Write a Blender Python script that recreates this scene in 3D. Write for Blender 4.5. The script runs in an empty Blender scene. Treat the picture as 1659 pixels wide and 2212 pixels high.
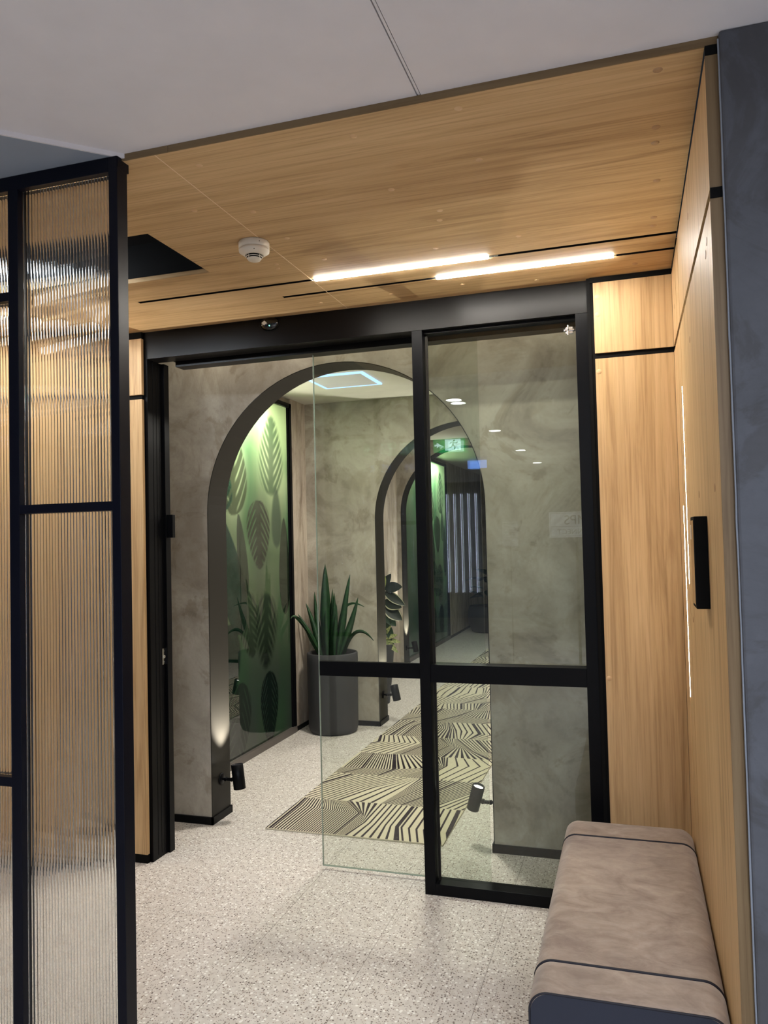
import bpy, bmesh, math, random
from math import pi, sin, cos
from mathutils import Vector, Matrix, noise
random.seed(7)
S = bpy.context.scene
COL = S.collection

# ------------------------------------------------------------------ camera, world, exposure
cam_d = bpy.data.cameras.new('camera'); cam = bpy.data.objects.new('camera', cam_d); COL.objects.link(cam)
R_ = Vector((0.95335764, 0.3009297, -0.02346324)); U_ = Vector((0.03288918, -0.02629425, 0.99911306)); F_ = Vector((-0.30004585, 0.95328376, 0.03496516))
Mx = Matrix((R_, U_, -F_)).transposed().to_4x4(); Mx.translation = Vector((0, 0, 1.6)); cam.matrix_world = Mx
cam_d.sensor_fit = 'VERTICAL'; cam_d.sensor_height = 24.0; cam_d.lens = 24.0*1692.0/2212.0
cam_d.clip_start = 0.02; cam_d.clip_end = 60
S.camera = cam
w = bpy.data.worlds.new('world'); S.world = w; w.use_nodes = True
w.node_tree.nodes['Background'].inputs[0].default_value = (0.5, 0.55, 0.65, 1)
w.node_tree.nodes['Background'].inputs[1].default_value = 0.03
S.view_settings.view_transform = 'Standard'; S.view_settings.look = 'None'
S.view_settings.exposure = -0.22; S.view_settings.gamma = 1.0; S.view_settings.use_curve_mapping = False

# light strengths
LED_E = 200.0      # ceiling LED bars
LEDW_E = 40.0     # vertical LED bars
LAMP_HATCH = 110.0
DOWN_E = 60.0     # lobby downlights
LOBBY_FILL = 330.0
VEST_FILL = 7.0
CORR_FILL = 78.0
SPOT_W = 190.0
MURAL_W = 22.0

WARM = (1.0, 0.82, 0.62); NEUT = (1.0, 0.95, 0.86); COOL = (0.72, 0.84, 1.0)

# ------------------------------------------------------------------ materials
def new_mat(name):
    m = bpy.data.materials.new(name); m.use_nodes = True
    nt = m.node_tree; b = nt.nodes['Principled BSDF']
    return m, nt, b
def N(nt, t, **kw):
    n = nt.nodes.new(t)
    for k, v in kw.items():
        if k in n.inputs.keys() if hasattr(n.inputs, 'keys') else False: n.inputs[k].default_value = v
        else: setattr(n, k, v)
    return n
def coords(nt, scale=(1, 1, 1), loc=(0, 0, 0)):
    g = nt.nodes.new('ShaderNodeNewGeometry'); mp = nt.nodes.new('ShaderNodeMapping')
    mp.inputs['Scale'].default_value = scale; mp.inputs['Location'].default_value = loc
    nt.links.new(g.outputs['Position'], mp.inputs['Vector']); return mp.outputs['Vector']
def ramp(nt, fac, stops):
    r = nt.nodes.new('ShaderNodeValToRGB'); e = r.color_ramp.elements
    while len(e) < len(stops): e.new(0.5)
    for i, (p, c) in enumerate(stops): e[i].position = p; e[i].color = (*c, 1)
    nt.links.new(fac, r.inputs['Fac']); return r.outputs['Color']
def noise_n(nt, vec, scale, detail=3, rough=0.5, dist=0.0):
    n = nt.nodes.new('ShaderNodeTexNoise'); n.inputs['Scale'].default_value = scale; n.inputs['Detail'].default_value = detail
    n.inputs['Roughness'].default_value = rough; n.inputs['Distortion'].default_value = dist
    nt.links.new(vec, n.inputs['Vector']); return n.outputs['Fac']
def mix(nt, a, b, fac, mode='MIX'):
    m = nt.nodes.new('ShaderNodeMix'); m.data_type = 'RGBA'; m.blend_type = mode
    for s, v in ((6, a), (7, b)):
        if isinstance(v, tuple): m.inputs[s].default_value = (*v, 1)
        else: nt.links.new(v, m.inputs[s])
    if isinstance(fac, float): m.inputs[0].default_value = fac
    else: nt.links.new(fac, m.inputs[0])
    return m.outputs[2]
def plain(name, col, rough=0.5, metal=0.0, spec=0.5, bump=None, coat=0.0):
    m, nt, b = new_mat(name)
    b.inputs['Base Color'].default_value = (*col, 1); b.inputs['Roughness'].default_value = rough
    b.inputs['Metallic'].default_value = metal; b.inputs['Specular IOR Level'].default_value = spec
    b.inputs['Coat Weight'].default_value = coat
    # faint procedural unevenness of the surface
    v = coords(nt); f = noise_n(nt, v, 9.0, 4)
    c = mix(nt, tuple(x*0.93 for x in col), tuple(min(1, x*1.06) for x in col), f); nt.links.new(c, b.inputs['Base Color'])
    if bump:
        bn = nt.nodes.new('ShaderNodeBump'); bn.inputs['Strength'].default_value = bump[1]; bn.inputs['Distance'].default_value = 0.002
        nt.links.new(noise_n(nt, v, bump[0], 3), bn.inputs['Height']); nt.links.new(bn.outputs['Normal'], b.inputs['Normal'])
    return m
def emis(name, col, strength):
    m = bpy.data.materials.new(name); m.use_nodes = True; nt = m.node_tree; nt.nodes.clear()
    e = nt.nodes.new('ShaderNodeEmission'); e.inputs[0].default_value = (*col, 1); e.inputs[1].default_value = strength
    o = nt.nodes.new('ShaderNodeOutputMaterial'); nt.links.new(e.outputs[0], o.inputs[0]); return m
def wood(name, axis, tint=1.0):
    m, nt, b = new_mat(name)
    sc = {'X': (0.55, 9, 9), 'Z': (9, 9, 0.55), 'Y': (9, .55, 9)}[axis]
    v = coords(nt, sc)
    f1 = noise_n(nt, v, 1.3, 5, 0.62, 1.6)
    v2 = coords(nt, tuple(s*(1.9 if s < 1 else 5.5) for s in sc), (3, 5, 1)); f2 = noise_n(nt, v2, 2.2, 5, 0.6, 0.3)
    v3 = coords(nt, tuple(s*(.8 if s < 1 else .12) for s in sc), (1, 7, 2)); f3 = noise_n(nt, v3, 2.0, 2, 0.5, 0.0)
    c1 = ramp(nt, f1, [(0.30, (0.43*tint, 0.27*tint, 0.125*tint)), (0.47, (0.60*tint, 0.40*tint, 0.20*tint)), (0.72, (0.70*tint, 0.485*tint, 0.26*tint))])
    c2 = ramp(nt, f2, [(0.32, (0.72, 0.67, 0.62)), (0.52, (1.0, 1.0, 1.0))])
    c3 = ramp(nt, f3, [(0.3, (0.92, 0.90, 0.88)), (0.7, (1.0, 1.0, 1.0))])
    c = mix(nt, c1, c2, 0.8, 'MULTIPLY'); c = mix(nt, c, c3, 1.0, 'MULTIPLY')
    nt.links.new(c, b.inputs['Base Color']); b.inputs['Roughness'].default_value = 0.5; b.inputs['Specular IOR Level'].default_value = 0.28
    bn = nt.nodes.new('ShaderNodeBump'); bn.inputs['Strength'].default_value = 0.06; bn.inputs['Distance'].default_value = 0.001
    nt.links.new(f2, bn.inputs['Height']); nt.links.new(bn.outputs['Normal'], b.inputs['Normal'])
    return m
def plaster(name, a, bb, c, vscale=(1, 1, 1), rough=0.75):
    m, nt, b = new_mat(name)
    v = coords(nt, vscale)
    f1 = noise_n(nt, v, 2.3, 7, 0.62, 0.9); f2 = noise_n(nt, v, 3.1, 6, 0.66, 0.9); f3 = noise_n(nt, v, 60, 4, 0.7)
    c1 = ramp(nt, f1, [(0.36, a), (0.52, bb), (0.66, c)])
    c2 = ramp(nt, f2, [(0.40, (0.78, 0.75, 0.71)), (0.455, (1, 1, 1)), (0.55, (1, 1, 1)), (0.62, (0.86, 0.84, 0.81))])
    c3 = ramp(nt, f3, [(0.3, (0.93, 0.93, 0.93)), (0.6, (1, 1, 1))])
    cc = mix(nt, mix(nt, c1, c2, 0.9, 'MULTIPLY'), c3, 1.0, 'MULTIPLY')
    nt.links.new(cc, b.inputs['Base Color']); b.inputs['Roughness'].default_value = rough; b.inputs['Specular IOR Level'].default_value = 0.3
    bn = nt.nodes.new('ShaderNodeBump'); bn.inputs['Strength'].default_value = 0.12; bn.inputs['Distance'].default_value = 0.002
    nt.links.new(f3, bn.inputs['Height']); nt.links.new(bn.outputs['Normal'], b.inputs['Normal'])
    return m
def terrazzo():
    m, nt, b = new_mat('terrazzo')
    base = (0.60, 0.555, 0.51); col = None
    v = coords(nt)
    f = noise_n(nt, v, 40, 3); col = ramp(nt, f, [(0.3, (0.53, 0.485, 0.44)), (0.7, (0.66, 0.62, 0.575))])
    for sc, thr, dens, c_a in ((95, 0.34, 0.32, (0.15, 0.115, 0.10)), (150, 0.36, 0.30, (0.24, 0.20, 0.18)), (70, 0.36, 0.33, (0.80, 0.78, 0.74)), (120, 0.32, 0.18, (0.33, 0.25, 0.20))):
        vo = nt.nodes.new('ShaderNodeTexVoronoi'); vo.inputs['Scale'].default_value = sc; vo.inputs['Randomness'].default_value = 1.0
        mp = coords(nt, (1, 1.0, 1), (sc*.13, sc*.07, 0)); nt.links.new(mp, vo.inputs['Vector'])
        lt = nt.nodes.new('ShaderNodeMath'); lt.operation = 'LESS_THAN'; lt.inputs[1].default_value = thr; nt.links.new(vo.outputs['Distance'], lt.inputs[0])
        sp = nt.nodes.new('ShaderNodeSeparateColor'); nt.links.new(vo.outputs['Color'], sp.inputs[0])
        l2 = nt.nodes.new('ShaderNodeMath'); l2.operation = 'LESS_THAN'; l2.inputs[1].default_value = dens; nt.links.new(sp.outputs[0], l2.inputs[0])
        mu = nt.nodes.new('ShaderNodeMath'); mu.operation = 'MULTIPLY'; nt.links.new(lt.outputs[0], mu.inputs[0]); nt.links.new(l2.outputs[0], mu.inputs[1])
        col = mix(nt, col, c_a, mu.outputs[0])
    # fine joints between the tiles
    sx = nt.nodes.new('ShaderNodeSeparateXYZ'); g = nt.nodes.new('ShaderNodeNewGeometry'); nt.links.new(g.outputs['Position'], sx.inputs[0])
    def joint(out, off, per, wd):
        a = nt.nodes.new('ShaderNodeMath'); a.operation = 'SUBTRACT'; a.inputs[1].default_value = off; nt.links.new(out, a.inputs[0])
        p = nt.nodes.new('ShaderNodeMath'); p.operation = 'PINGPONG'; p.inputs[1].default_value = per/2; nt.links.new(a.outputs[0], p.inputs[0])
        l = nt.nodes.new('ShaderNodeMath'); l.operation = 'LESS_THAN'; l.inputs[1].default_value = wd; nt.links.new(p.outputs[0], l.inputs[0]); return l.outputs[0]
    jx = joint(sx.outputs[0], -1.018, 0.457, 0.0009); jy = joint(sx.outputs[1], 3.03, 0.965, 0.0009)
    mx = nt.nodes.new('ShaderNodeMath'); mx.operation = 'MAXIMUM'; nt.links.new(jx, mx.inputs[0]); nt.links.new(jy, mx.inputs[1])
    col = mix(nt, col, (0.22, 0.19, 0.17), mx.outputs[0])
    nt.links.new(col, b.inputs['Base Color']); b.inputs['Roughness'].default_value = 0.5; b.inputs['Specular IOR Level'].default_value = 0.3
    return m
def clear_glass(name, tint):
    m = bpy.data.materials.new(name); m.use_nodes = True; nt = m.node_tree; nt.nodes.clear()
    t = nt.nodes.new('ShaderNodeBsdfTransparent'); t.inputs[0].default_value = (*tint, 1)
    g = nt.nodes.new('ShaderNodeBsdfGlossy'); g.inputs['Roughness'].default_value = 0.0
    fr = nt.nodes.new('ShaderNodeFresnel'); gg = nt.nodes.new('ShaderNodeNewGeometry'); mr = nt.nodes.new('ShaderNodeMapRange')
    mr.inputs['To Min'].default_value = 1.5; mr.inputs['To Max'].default_value = 1/1.5; nt.links.new(gg.outputs['Backfacing'], mr.inputs['Value']); nt.links.new(mr.outputs[0], fr.inputs[0])
    mx = nt.nodes.new('ShaderNodeMixShader'); o = nt.nodes.new('ShaderNodeOutputMaterial')
    nt.links.new(fr.outputs[0], mx.inputs[0]); nt.links.new(t.outputs[0], mx.inputs[1]); nt.links.new(g.outputs[0], mx.inputs[2]); nt.links.new(mx.outputs[0], o.inputs[0])
    return m
M = {}
M['wood_x'] = wood('oak_ceiling', 'X', 0.95); M['wood_z'] = wood('oak_wall', 'Z')
M['plaster'] = plaster('mottled_plaster', (0.275, 0.24, 0.195), (0.385, 0.35, 0.29), (0.47, 0.435, 0.37))
M['plaster_side'] = plaster('streaked_plaster', (0.34, 0.28, 0.225), (0.48, 0.41, 0.335), (0.58, 0.51, 0.42), (3.0, 3.0, 0.7))
M['pillar'] = plaster('grey_render', (0.070, 0.072, 0.082), (0.082, 0.085, 0.098), (0.094, 0.098, 0.114), rough=0.6)
M['terrazzo'] = terrazzo()
M['white'] = plain('white_paint', (0.70, 0.665, 0.675), 0.8, bump=(300, 0.05))
M['grey_paint'] = plain('grey_blue_paint', (0.27, 0.30, 0.35), 0.7)
M['corr_white'] = plain('corridor_ceiling_paint', (0.62, 0.60, 0.53), 0.8)
M['black'] = plain('black_metal', (0.0035, 0.0036, 0.0045), 0.36, spec=0.10)
M['black_matt'] = plain('black_matt', (0.004, 0.004, 0.004), 0.75, spec=0.1)
M['brown_black'] = plain('bronze_black_metal', (0.0035, 0.0028, 0.0026), 0.34, spec=0.14)
M['navy_black'] = plain('partition_black', (0.003, 0.0035, 0.008), 0.36, spec=0.15)
M['liner'] = plain('arch_steel_liner', (0.018, 0.0165, 0.014), 0.42, metal=0.0, spec=0.14)
M['track'] = plain('floor_track', (0.11, 0.095, 0.085), 0.45)
M['pale_line'] = plain('pale_joint', (0.78, 0.60, 0.40), 0.5)
M['dark_line'] = plain('dark_joint', (0.06, 0.035, 0.02), 0.6)
M['cap'] = plain('oak_cap', (0.62, 0.40, 0.21), 0.5); M['cap_dark'] = plain('oak_cap_dark', (0.40, 0.24, 0.12), 0.5)
M['glass'] = clear_glass('door_glass', (0.915, 0.938, 0.91)); M['glass_edge'] = plain('glass_edge', (0.30, 0.36, 0.31), 0.2, spec=0.6)
M['plastic_white'] = plain('white_plastic', (0.66, 0.60, 0.50), 0.45)
M['chrome'] = plain('chrome', (0.7, 0.7, 0.7), 0.18, metal=1.0)
M['caulk'] = plain('pale_sealant', (0.22, 0.24, 0.28), 0.6)
M['planter'] = plain('charcoal_fibre', (0.040, 0.040, 0.043), 0.62, spec=0.3, bump=(220, 0.25))
M['soil'] = plain('soil', (0.03, 0.02, 0.014), 0.95, bump=(90, 1.0))
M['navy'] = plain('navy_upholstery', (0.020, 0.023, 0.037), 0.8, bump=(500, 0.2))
M['piping'] = plain('dark_piping', (0.012, 0.011, 0.018), 0.7)
M['led'] = emis('led_diffuser', NEUT, LED_E); M['ledw'] = emis('led_wall_diffuser', (1, 0.86, 0.66), LEDW_E)
M['lamp'] = emis('hatch_lamp', (0.85, 0.92, 1.0), LAMP_HATCH); M['down'] = emis('downlight_disc', (0.95, 0.97, 1.0), DOWN_E)
M['led_b'] = emis('led_bar', (1.0, .93, .80), 42.0); M['coolled'] = emis('cool_led_edge', (0.38, 0.60, 1.0), 2.4); M['panel_face'] = plain('dim_panel', (0.62, 0.62, 0.66), 0.5)
M['spot_face'] = emis('spot_lens', (1.0, 0.95, 0.85), 30.0)
M['screen'] = emis('blue_screen', (0.18, 0.36, 1.0), 8.0); M['pink'] = emis('tall_led', (0.72, 0.78, 1.0), 13.0)
M['exit_green'] = emis('exit_green', (0.02, 0.35, 0.10), 7.0); M['exit_white'] = emis('exit_white', (0.6, 0.95, 0.9), 10.0)
M['green_led'] = emis('green_led', (0.2, 0.9, 0.6), 4.0); M['smoke_glass'] = plain('smoked_dome', (0.004, 0.004, 0.004), 0.06, spec=0.6)
M['paper'] = plain('paper', (0.7, 0.72, 0.8), 0.8); M['sign'] = emis('sign_lightbox', (0.75, 0.80, 0.92), 1.5); M['ink'] = plain('sign_ink', (0.10, 0.11, 0.12), 0.7)  # sign board given an added glow so its reflection shows
M['carpet'] = plain('carpet_cream', (0.62, 0.56, 0.42), 0.95, spec=0.1, bump=(700, 0.6)); M['carpet_dark'] = plain('carpet_dark', (0.028, 0.020, 0.026), 0.95, spec=0.1)

def suede():
    m, nt, b = new_mat('taupe_suede'); v = coords(nt, (1, 1.6, 1))
    f = noise_n(nt, v, 7, 7, 0.65, 0.9); f2 = noise_n(nt, v, 26, 6, 0.7, 0.5)
    c = ramp(nt, f, [(0.34, (0.25, 0.185, 0.15)), (0.55, (0.35, 0.272, 0.222)), (0.72, (0.42, 0.34, 0.285))])
    c = mix(nt, c, ramp(nt, f2, [(0.35, (0.82, 0.82, 0.82)), (0.6, (1, 1, 1))]), 0.8, 'MULTIPLY')
    nt.links.new(c, b.inputs['Base Color']); b.inputs['Roughness'].default_value = 0.85; b.inputs['Specular IOR Level'].default_value = 0.15
    b.inputs['Sheen Weight'].default_value = 0.25
    return m
M['suede'] = suede()
def ribbed_glass():
    m, nt, b = new_mat('fluted_glass'); b.inputs['Base Color'].default_value = (0.97, 0.98, 0.96, 1)
    b.inputs['Transmission Weight'].default_value = 1.0; b.inputs['Roughness'].default_value = 0.03; b.inputs['IOR'].default_value = 1.45
    return m
M['fluted'] = ribbed_glass()
def leafmat(name, a, c, rough=0.4, stripes=False):
    m, nt, b = new_mat(name); v = coords(nt, (1, 1, 1)); f = noise_n(nt, v, 28 if not stripes else 60, 4, 0.6, 0.8)
    nt.links.new(ramp(nt, f, [(0.35, a), (0.65, c)]), b.inputs['Base Color']); b.inputs['Roughness'].default_value = rough
    b.inputs['Specular IOR Level'].default_value = 0.5
    return m
M['snake'] = leafmat('snake_leaf', (0.009, 0.032, 0.012), (0.02, 0.070, 0.022), 0.42)
M['rubber'] = leafmat('rubber_leaf', (0.006, 0.014, 0.008), (0.012, 0.026, 0.013), 0.45)
M['rubber_edge'] = leafmat('rubber_leaf_margin', (0.45, 0.48, 0.30), (0.62, 0.62, 0.42), 0.35)
M['variegated'] = leafmat('variegated_leaf', (0.10, 0.20, 0.04), (0.62, 0.62, 0.30), 0.4, True)
M['dark_leaf'] = leafmat('dark_leaf', (0.008, 0.03, 0.015), (0.02, 0.06, 0.03), 0.35)
def mural():
    m = bpy.data.materials.new('leaf_mural_print'); m.use_nodes = True; nt = m.node_tree; nt.nodes.clear()
    at = nt.nodes.new('ShaderNodeAttribute'); at.attribute_name = 'print'
    d = nt.nodes.new('ShaderNodeBsdfDiffuse'); t = nt.nodes.new('ShaderNodeBsdfTranslucent'); g = nt.nodes.new('ShaderNodeBsdfGlossy'); g.inputs['Roughness'].default_value = 0.0
    k = mix(nt, at.outputs['Color'], (0.09, 0.09, 0.09), 1.0, 'MULTIPLY')
    nt.links.new(k, d.inputs[0]); nt.links.new(at.outputs['Color'], t.inputs[0])
    a = nt.nodes.new('ShaderNodeMixShader'); a.inputs[0].default_value = 0.80; nt.links.new(d.outputs[0], a.inputs[1]); nt.links.new(t.outputs[0], a.inputs[2])
    fr = nt.nodes.new('ShaderNodeFresnel'); fr.inputs[0].default_value = 1.85
    s = nt.nodes.new('ShaderNodeMixShader'); nt.links.new(fr.outputs[0], s.inputs[0]); nt.links.new(a.outputs[0], s.inputs[1]); nt.links.new(g.outputs[0], s.inputs[2])
    o = nt.nodes.new('ShaderNodeOutputMaterial'); nt.links.new(s.outputs[0], o.inputs[0]); return m
M['mural'] = mural()

# ------------------------------------------------------------------ mesh helpers
class MB:
    def __init__(s): s.v = []; s.f = []; s.m = []; s.smooth = []
    def add(s, vs, fs, mi=0, sm=False):
        o = len(s.v); s.v += [tuple(p) for p in vs]
        for f in fs: s.f.append([i+o for i in f]); s.m.append(mi); s.smooth.append(sm)
        return s
    def box(s, a, b, mi=0):
        x0, x1 = sorted((a[0], b[0])); y0, y1 = sorted((a[1], b[1])); z0, z1 = sorted((a[2], b[2]))
        return s.add([(x0,y0,z0),(x1,y0,z0),(x1,y1,z0),(x0,y1,z0),(x0,y0,z1),(x1,y0,z1),(x1,y1,z1),(x0,y1,z1)],
                     [(0,3,2,1),(4,5,6,7),(0,1,5,4),(1,2,6,5),(2,3,7,6),(3,0,4,7)], mi)
    def cyl(s, a, b, r0, r1=None, n=24, mi=0, caps=True):
        a = Vector(a); b = Vector(b); r1 = r0 if r1 is None else r1
        d = (b-a).normalized(); t = d.orthogonal().normalized(); u = d.cross(t)
        vs = [a+(t*cos(2*pi*i/n)+u*sin(2*pi*i/n))*r0 for i in range(n)]+[b+(t*cos(2*pi*i/n)+u*sin(2*pi*i/n))*r1 for i in range(n)]
        s.add(vs, [(i, (i+1) % n, n+(i+1) % n, n+i) for i in range(n)], mi, True)
        if caps: s.add(vs, [tuple(range(n))[::-1], tuple(range(n, 2*n))], mi)
        return s
    def lathe(s, c, prof, n=40, mi=0, axis=Vector((0,0,1))):
        c = Vector(c); axis = Vector(axis).normalized(); t = axis.orthogonal().normalized(); u = axis.cross(t)
        vs = []
        for r, z in prof: vs += [c+axis*z+(t*cos(2*pi*i/n)+u*sin(2*pi*i/n))*r for i in range(n)]
        fs = []
        for k in range(len(prof)-1):
            for i in range(n): fs.append((k*n+i, k*n+(i+1) % n, (k+1)*n+(i+1) % n, (k+1)*n+i))
        return s.add(vs, fs, mi, True)
    def tube(s, pts, r, n=8, mi=0):
        pts = [Vector(p) for p in pts]; vs = []
        for i, p in enumerate(pts):
            d = (pts[min(i+1, len(pts)-1)]-pts[max(i-1, 0)]).normalized()
            t = d.cross(Vector((0.13, 0.97, 0.21))).normalized(); u = d.cross(t)
            rr = r(i/(len(pts)-1)) if callable(r) else r
            vs += [p+(t*cos(2*pi*k/n)+u*sin(2*pi*k/n))*rr for k in range(n)]
        fs = [(i*n+k, i*n+(k+1) % n, (i+1)*n+(k+1) % n, (i+1)*n+k) for i in range(len(pts)-1) for k in range(n)]
        s.add(vs, fs, mi, True); return s.add(vs, [tuple(range(n))[::-1], tuple(range(len(vs)-n, len(vs)))], mi)
    def build(s, name, mats, parent=None, bevel=0.0, fix=True):
        org = parent_loc(parent) if parent else Vector((0, 0, 0))
        me = bpy.data.meshes.new(name); me.from_pydata([tuple(Vector(p)-org) for p in s.v], [], s.f)
        if not isinstance(mats, (list, tuple)): mats = [mats]
        for m in mats: me.materials.append(M[m] if isinstance(m, str) else m)
        for i, p in enumerate(me.polygons): p.material_index = s.m[i]; p.use_smooth = s.smooth[i]
        if fix:
            bm = bmesh.new(); bm.from_mesh(me); bmesh.ops.recalc_face_normals(bm, faces=bm.faces); bm.to_mesh(me); bm.free()
        me.update(); o = bpy.data.objects.new(name, me); COL.objects.link(o)
        if parent: o.parent = parent
        if bevel:
            md = o.modifiers.new('bevel', 'BEVEL'); md.width = bevel; md.segments = 2; md.limit_method = 'ANGLE'
        return o
def parent_loc(p):
    l = Vector((0, 0, 0))
    while p: l += p.location; p = p.parent
    return l
def thing(name, loc, label, cat, group=None):
    o = bpy.data.objects.new(name, None); COL.objects.link(o); o.location = loc; o.empty_display_size = 0.1
    o['label'] = label; o['category'] = cat
    if group: o['group'] = group
    return o
def st(o, label=None):
    o['kind'] = 'structure'
    if label: o['label'] = label
    return o
def box(name, a, b, mat, parent=None, bevel=0.0): return MB().box(a, b).build(name, mat, parent, bevel)
def S_box(name, a, b, mat, label=None, bevel=0.0): return st(box(name, a, b, mat, None, bevel), label)
def tag(o, label, cat, group=None):
    o['label'] = label; o['category'] = cat
    if group: o['group'] = group
    return o

# measured planes
YW = 3.436; YD = 3.462; YN = 1.882; XR = 0.194; ZC = 2.697; ZF = 2.715; YB = 4.005; YB2 = 4.215; YC = 6.44; YC2 = 6.67; YE = 9.44; YE2 = 9.67
XL = -2.75; XL2 = -2.80; ZCOR = 2.82
XBACK = -3.6

# ------------------------------------------------------------------ floor
S_box('floor', (-6.0, -8.4, -0.05), (2.4, 15.4, 0.0), 'terrazzo', 'pale speckled terrazzo tile floor running through the doorway')

# ------------------------------------------------------------------ lobby ceiling
mb = MB(); mb.box((-0.468, -8.4, ZF), (2.4, YN, ZF+0.05)); mb.box((-6, -8.4, ZF+0.0), (-0.479, YN, ZF+0.05)); mb.box((-0.5, -8.4, ZF+0.05), (-0.45, YN, ZF+0.06)); mb.box((-0.4765, -8.4, ZF+0.002), (-0.4705, YN, ZF+.05))
cl = st(mb.build('ceiling', 'white'), 'white painted lobby ceiling with a thin joint line')
mb = MB(); P = [(-1.345, YN), (-6, YN), (-6, -2.71)]
z0, z1 = ZF-0.012, ZF+0.001
mb.add([(x, y, z0) for x, y in P]+[(x, y, z1) for x, y in P], [(0,1,2),(3,5,4),(0,3,4,1),(1,4,5,2),(2,5,3,0)], 0)
mb.build('ceiling_panel', 'grey_paint', cl)
mb = MB(); d = Vector((-6+1.345, -2.71-YN, 0)).normalized(); nrm = Vector((-d.y, d.x, 0))
p0 = Vector((-1.345, YN, 0)); p1 = Vector((-6, -2.71, 0)); ww = 0.006
vs = []
for z in (z0-0.001, z1): vs += [p0+Vector((0,0,z)), p1+Vector((0,0,z)), p1-nrm*-ww+Vector((0,0,z)), p0-nrm*-ww+Vector((0,0,z))]
mb.add(vs, [(0,1,2,3),(7,6,5,4),(0,4,5,1),(1,5,6,2),(2,6,7,3),(3,7,4,0)]); mb.build('panel_edge', 'white', cl)

# ------------------------------------------------------------------ timber ceiling of the portal
def slab(xs, ys, z0, z1, hole):
    mb = MB(); nx, ny = len(xs)-1, len(ys)-1
    on = lambda i, j: 0 <= i < nx and 0 <= j < ny and not hole((xs[i]+xs[i+1])/2, (ys[j]+ys[j+1])/2)
    for i in range(nx):
        for j in range(ny):
            if not on(i, j): continue
            a, b, c, d = xs[i], xs[i+1], ys[j], ys[j+1]
            mb.add([(a,c,z0),(b,c,z0),(b,d,z0),(a,d,z0)], [(3,2,1,0)]); mb.add([(a,c,z1),(b,c,z1),(b,d,z1),(a,d,z1)], [(0,1,2,3)])
            if not on(i-1, j): mb.add([(a,c,z0),(a,d,z0),(a,d,z1),(a,c,z1)], [(3,2,1,0)])
            if not on(i+1, j): mb.add([(b,c,z0),(b,d,z0),(b,d,z1),(b,c,z1)], [(0,1,2,3)])
            if not on(i, j-1): mb.add([(a,c,z0),(b,c,z0),(b,c,z1),(a,c,z1)], [(0,1,2,3)])
            if not on(i, j+1): mb.add([(a,d,z0),(b,d,z0),(b,d,z1),(a,d,z1)], [(3,2,1,0)])
    return mb
S1 = (3.012, 3.036); S2 = (3.180, 3.204); HX = -1.592; HY = (2.357, 2.785)
def hole(x, y):
    if x < HX and x > -3.3 and HY[0] < y < HY[1]: return True
    if S1[0] < y < S1[1] and x > -2.093: return True
    if S2[0] < y < S2[1] and x > -1.456: return True
    return False
mb = slab([XBACK, -3.3, -2.093, HX, -1.456, XR-0.0], [YN, HY[0], HY[1], S1[0], S1[1], S2[0], S2[1], YD], ZC, ZF+0.002, hole)
wc = st(mb.build('ceiling_timber', 'wood_x', fix=False), 'light oak panelled ceiling of the entry portal with plug covers')
for a, b, nm in (((-3.3, HY[0], ZF), (HX, HY[1], ZF+0.15), 'ceiling_opening'),):
    mb = MB(); mb.box((a[0]-.01, a[1]-.01, ZF+0.14), (b[0]+.01, b[1]+.01, ZF+0.15)); mb.box((a[0]-.01, a[1]-.012, ZF), (b[0]+.01, a[1], ZF+.14)); mb.box((a[0]-.01, b[1], ZF), (b[0]+.01, b[1]+.012, ZF+.14))
    mb.box((b[0], a[1], ZF), (b[0]+.012, b[1], ZF+.14)); mb.box((a[0]-.012, a[1], ZF), (a[0], b[1], ZF+.14)); mb.build(nm, 'black_matt', wc)
mb = MB(); mb.box((-2.11, S1[0]-.012, ZF+0.003), (XR+.03, S1[1]+.012, ZF+0.013)); mb.box((-1.47, S2[0]-.012, ZF+0.003), (XR+.03, S2[1]+.012, ZF+0.013)); mb.build('slot_backing', 'black_matt', wc)
for (sa, sb, x0) in ((S1[0], S1[1], -2.093), (S2[0], S2[1], -1.456)):
    mb = MB(); mb.box((x0+.0003, sa+.0002, ZC+.0006), (XR, sa+.0012, ZF+.003)); mb.box((x0+.0003, sb-.0012, ZC+.0006), (XR, sb-.0002, ZF+.003)); mb.box((x0+.0003, sa+.0002, ZC+.0006), (x0+.0012, sb-.0002, ZF+.003)); mb.box((x0+.0003, sa+.0002, ZF-.002), (XR, sb-.0002, ZF+.001)); mb.build('slot_liner', 'black_matt', wc)
mb = MB(); mb.box((-1.2465, YN+.001, ZC-0.0006), (-1.2440, YD-.01, ZC)); mb.build('panel_joint', 'pale_line', wc)
mb = MB(); mb.box((-1.592, 2.655, ZC-0.0004), (-1.246, 2.6565, ZC)); mb.build('panel_joint', 'dark_line', wc)
caps = [(-1.161,1.98),(-1.337,2.245),(-1.162,2.323),(-1.318,2.843),(-1.153,2.57),(-0.685,1.978),(-0.683,2.325),(-0.386,1.941),(-0.386,2.227),(-0.576,2.532),(-0.595,2.61),(-1.106,2.814),(-1.303,2.798),(-0.357,2.852),(-0.35,3.376),(-0.661,3.318),(-0.67,2.86),(-1.33,3.33),(-0.99,3.33)]
for x, y in caps: MB().lathe((x, y, ZC), [(0, -0.0012), (0.0095, -0.0012), (0.0105, 0)], 20).build('screw_cap', 'cap', wc)
for x, y in [(0.096,1.939),(0.1,2.214),(0.1,2.303),(0.112,2.555),(0.111,2.853),(0.111,2.93),(0.05,3.32)]: MB().lathe((x, y, ZC), [(0, -0.0012), (0.0105, -0.0012), (0.0115, 0)], 20).build('screw_cap', 'cap_dark', wc)
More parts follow.
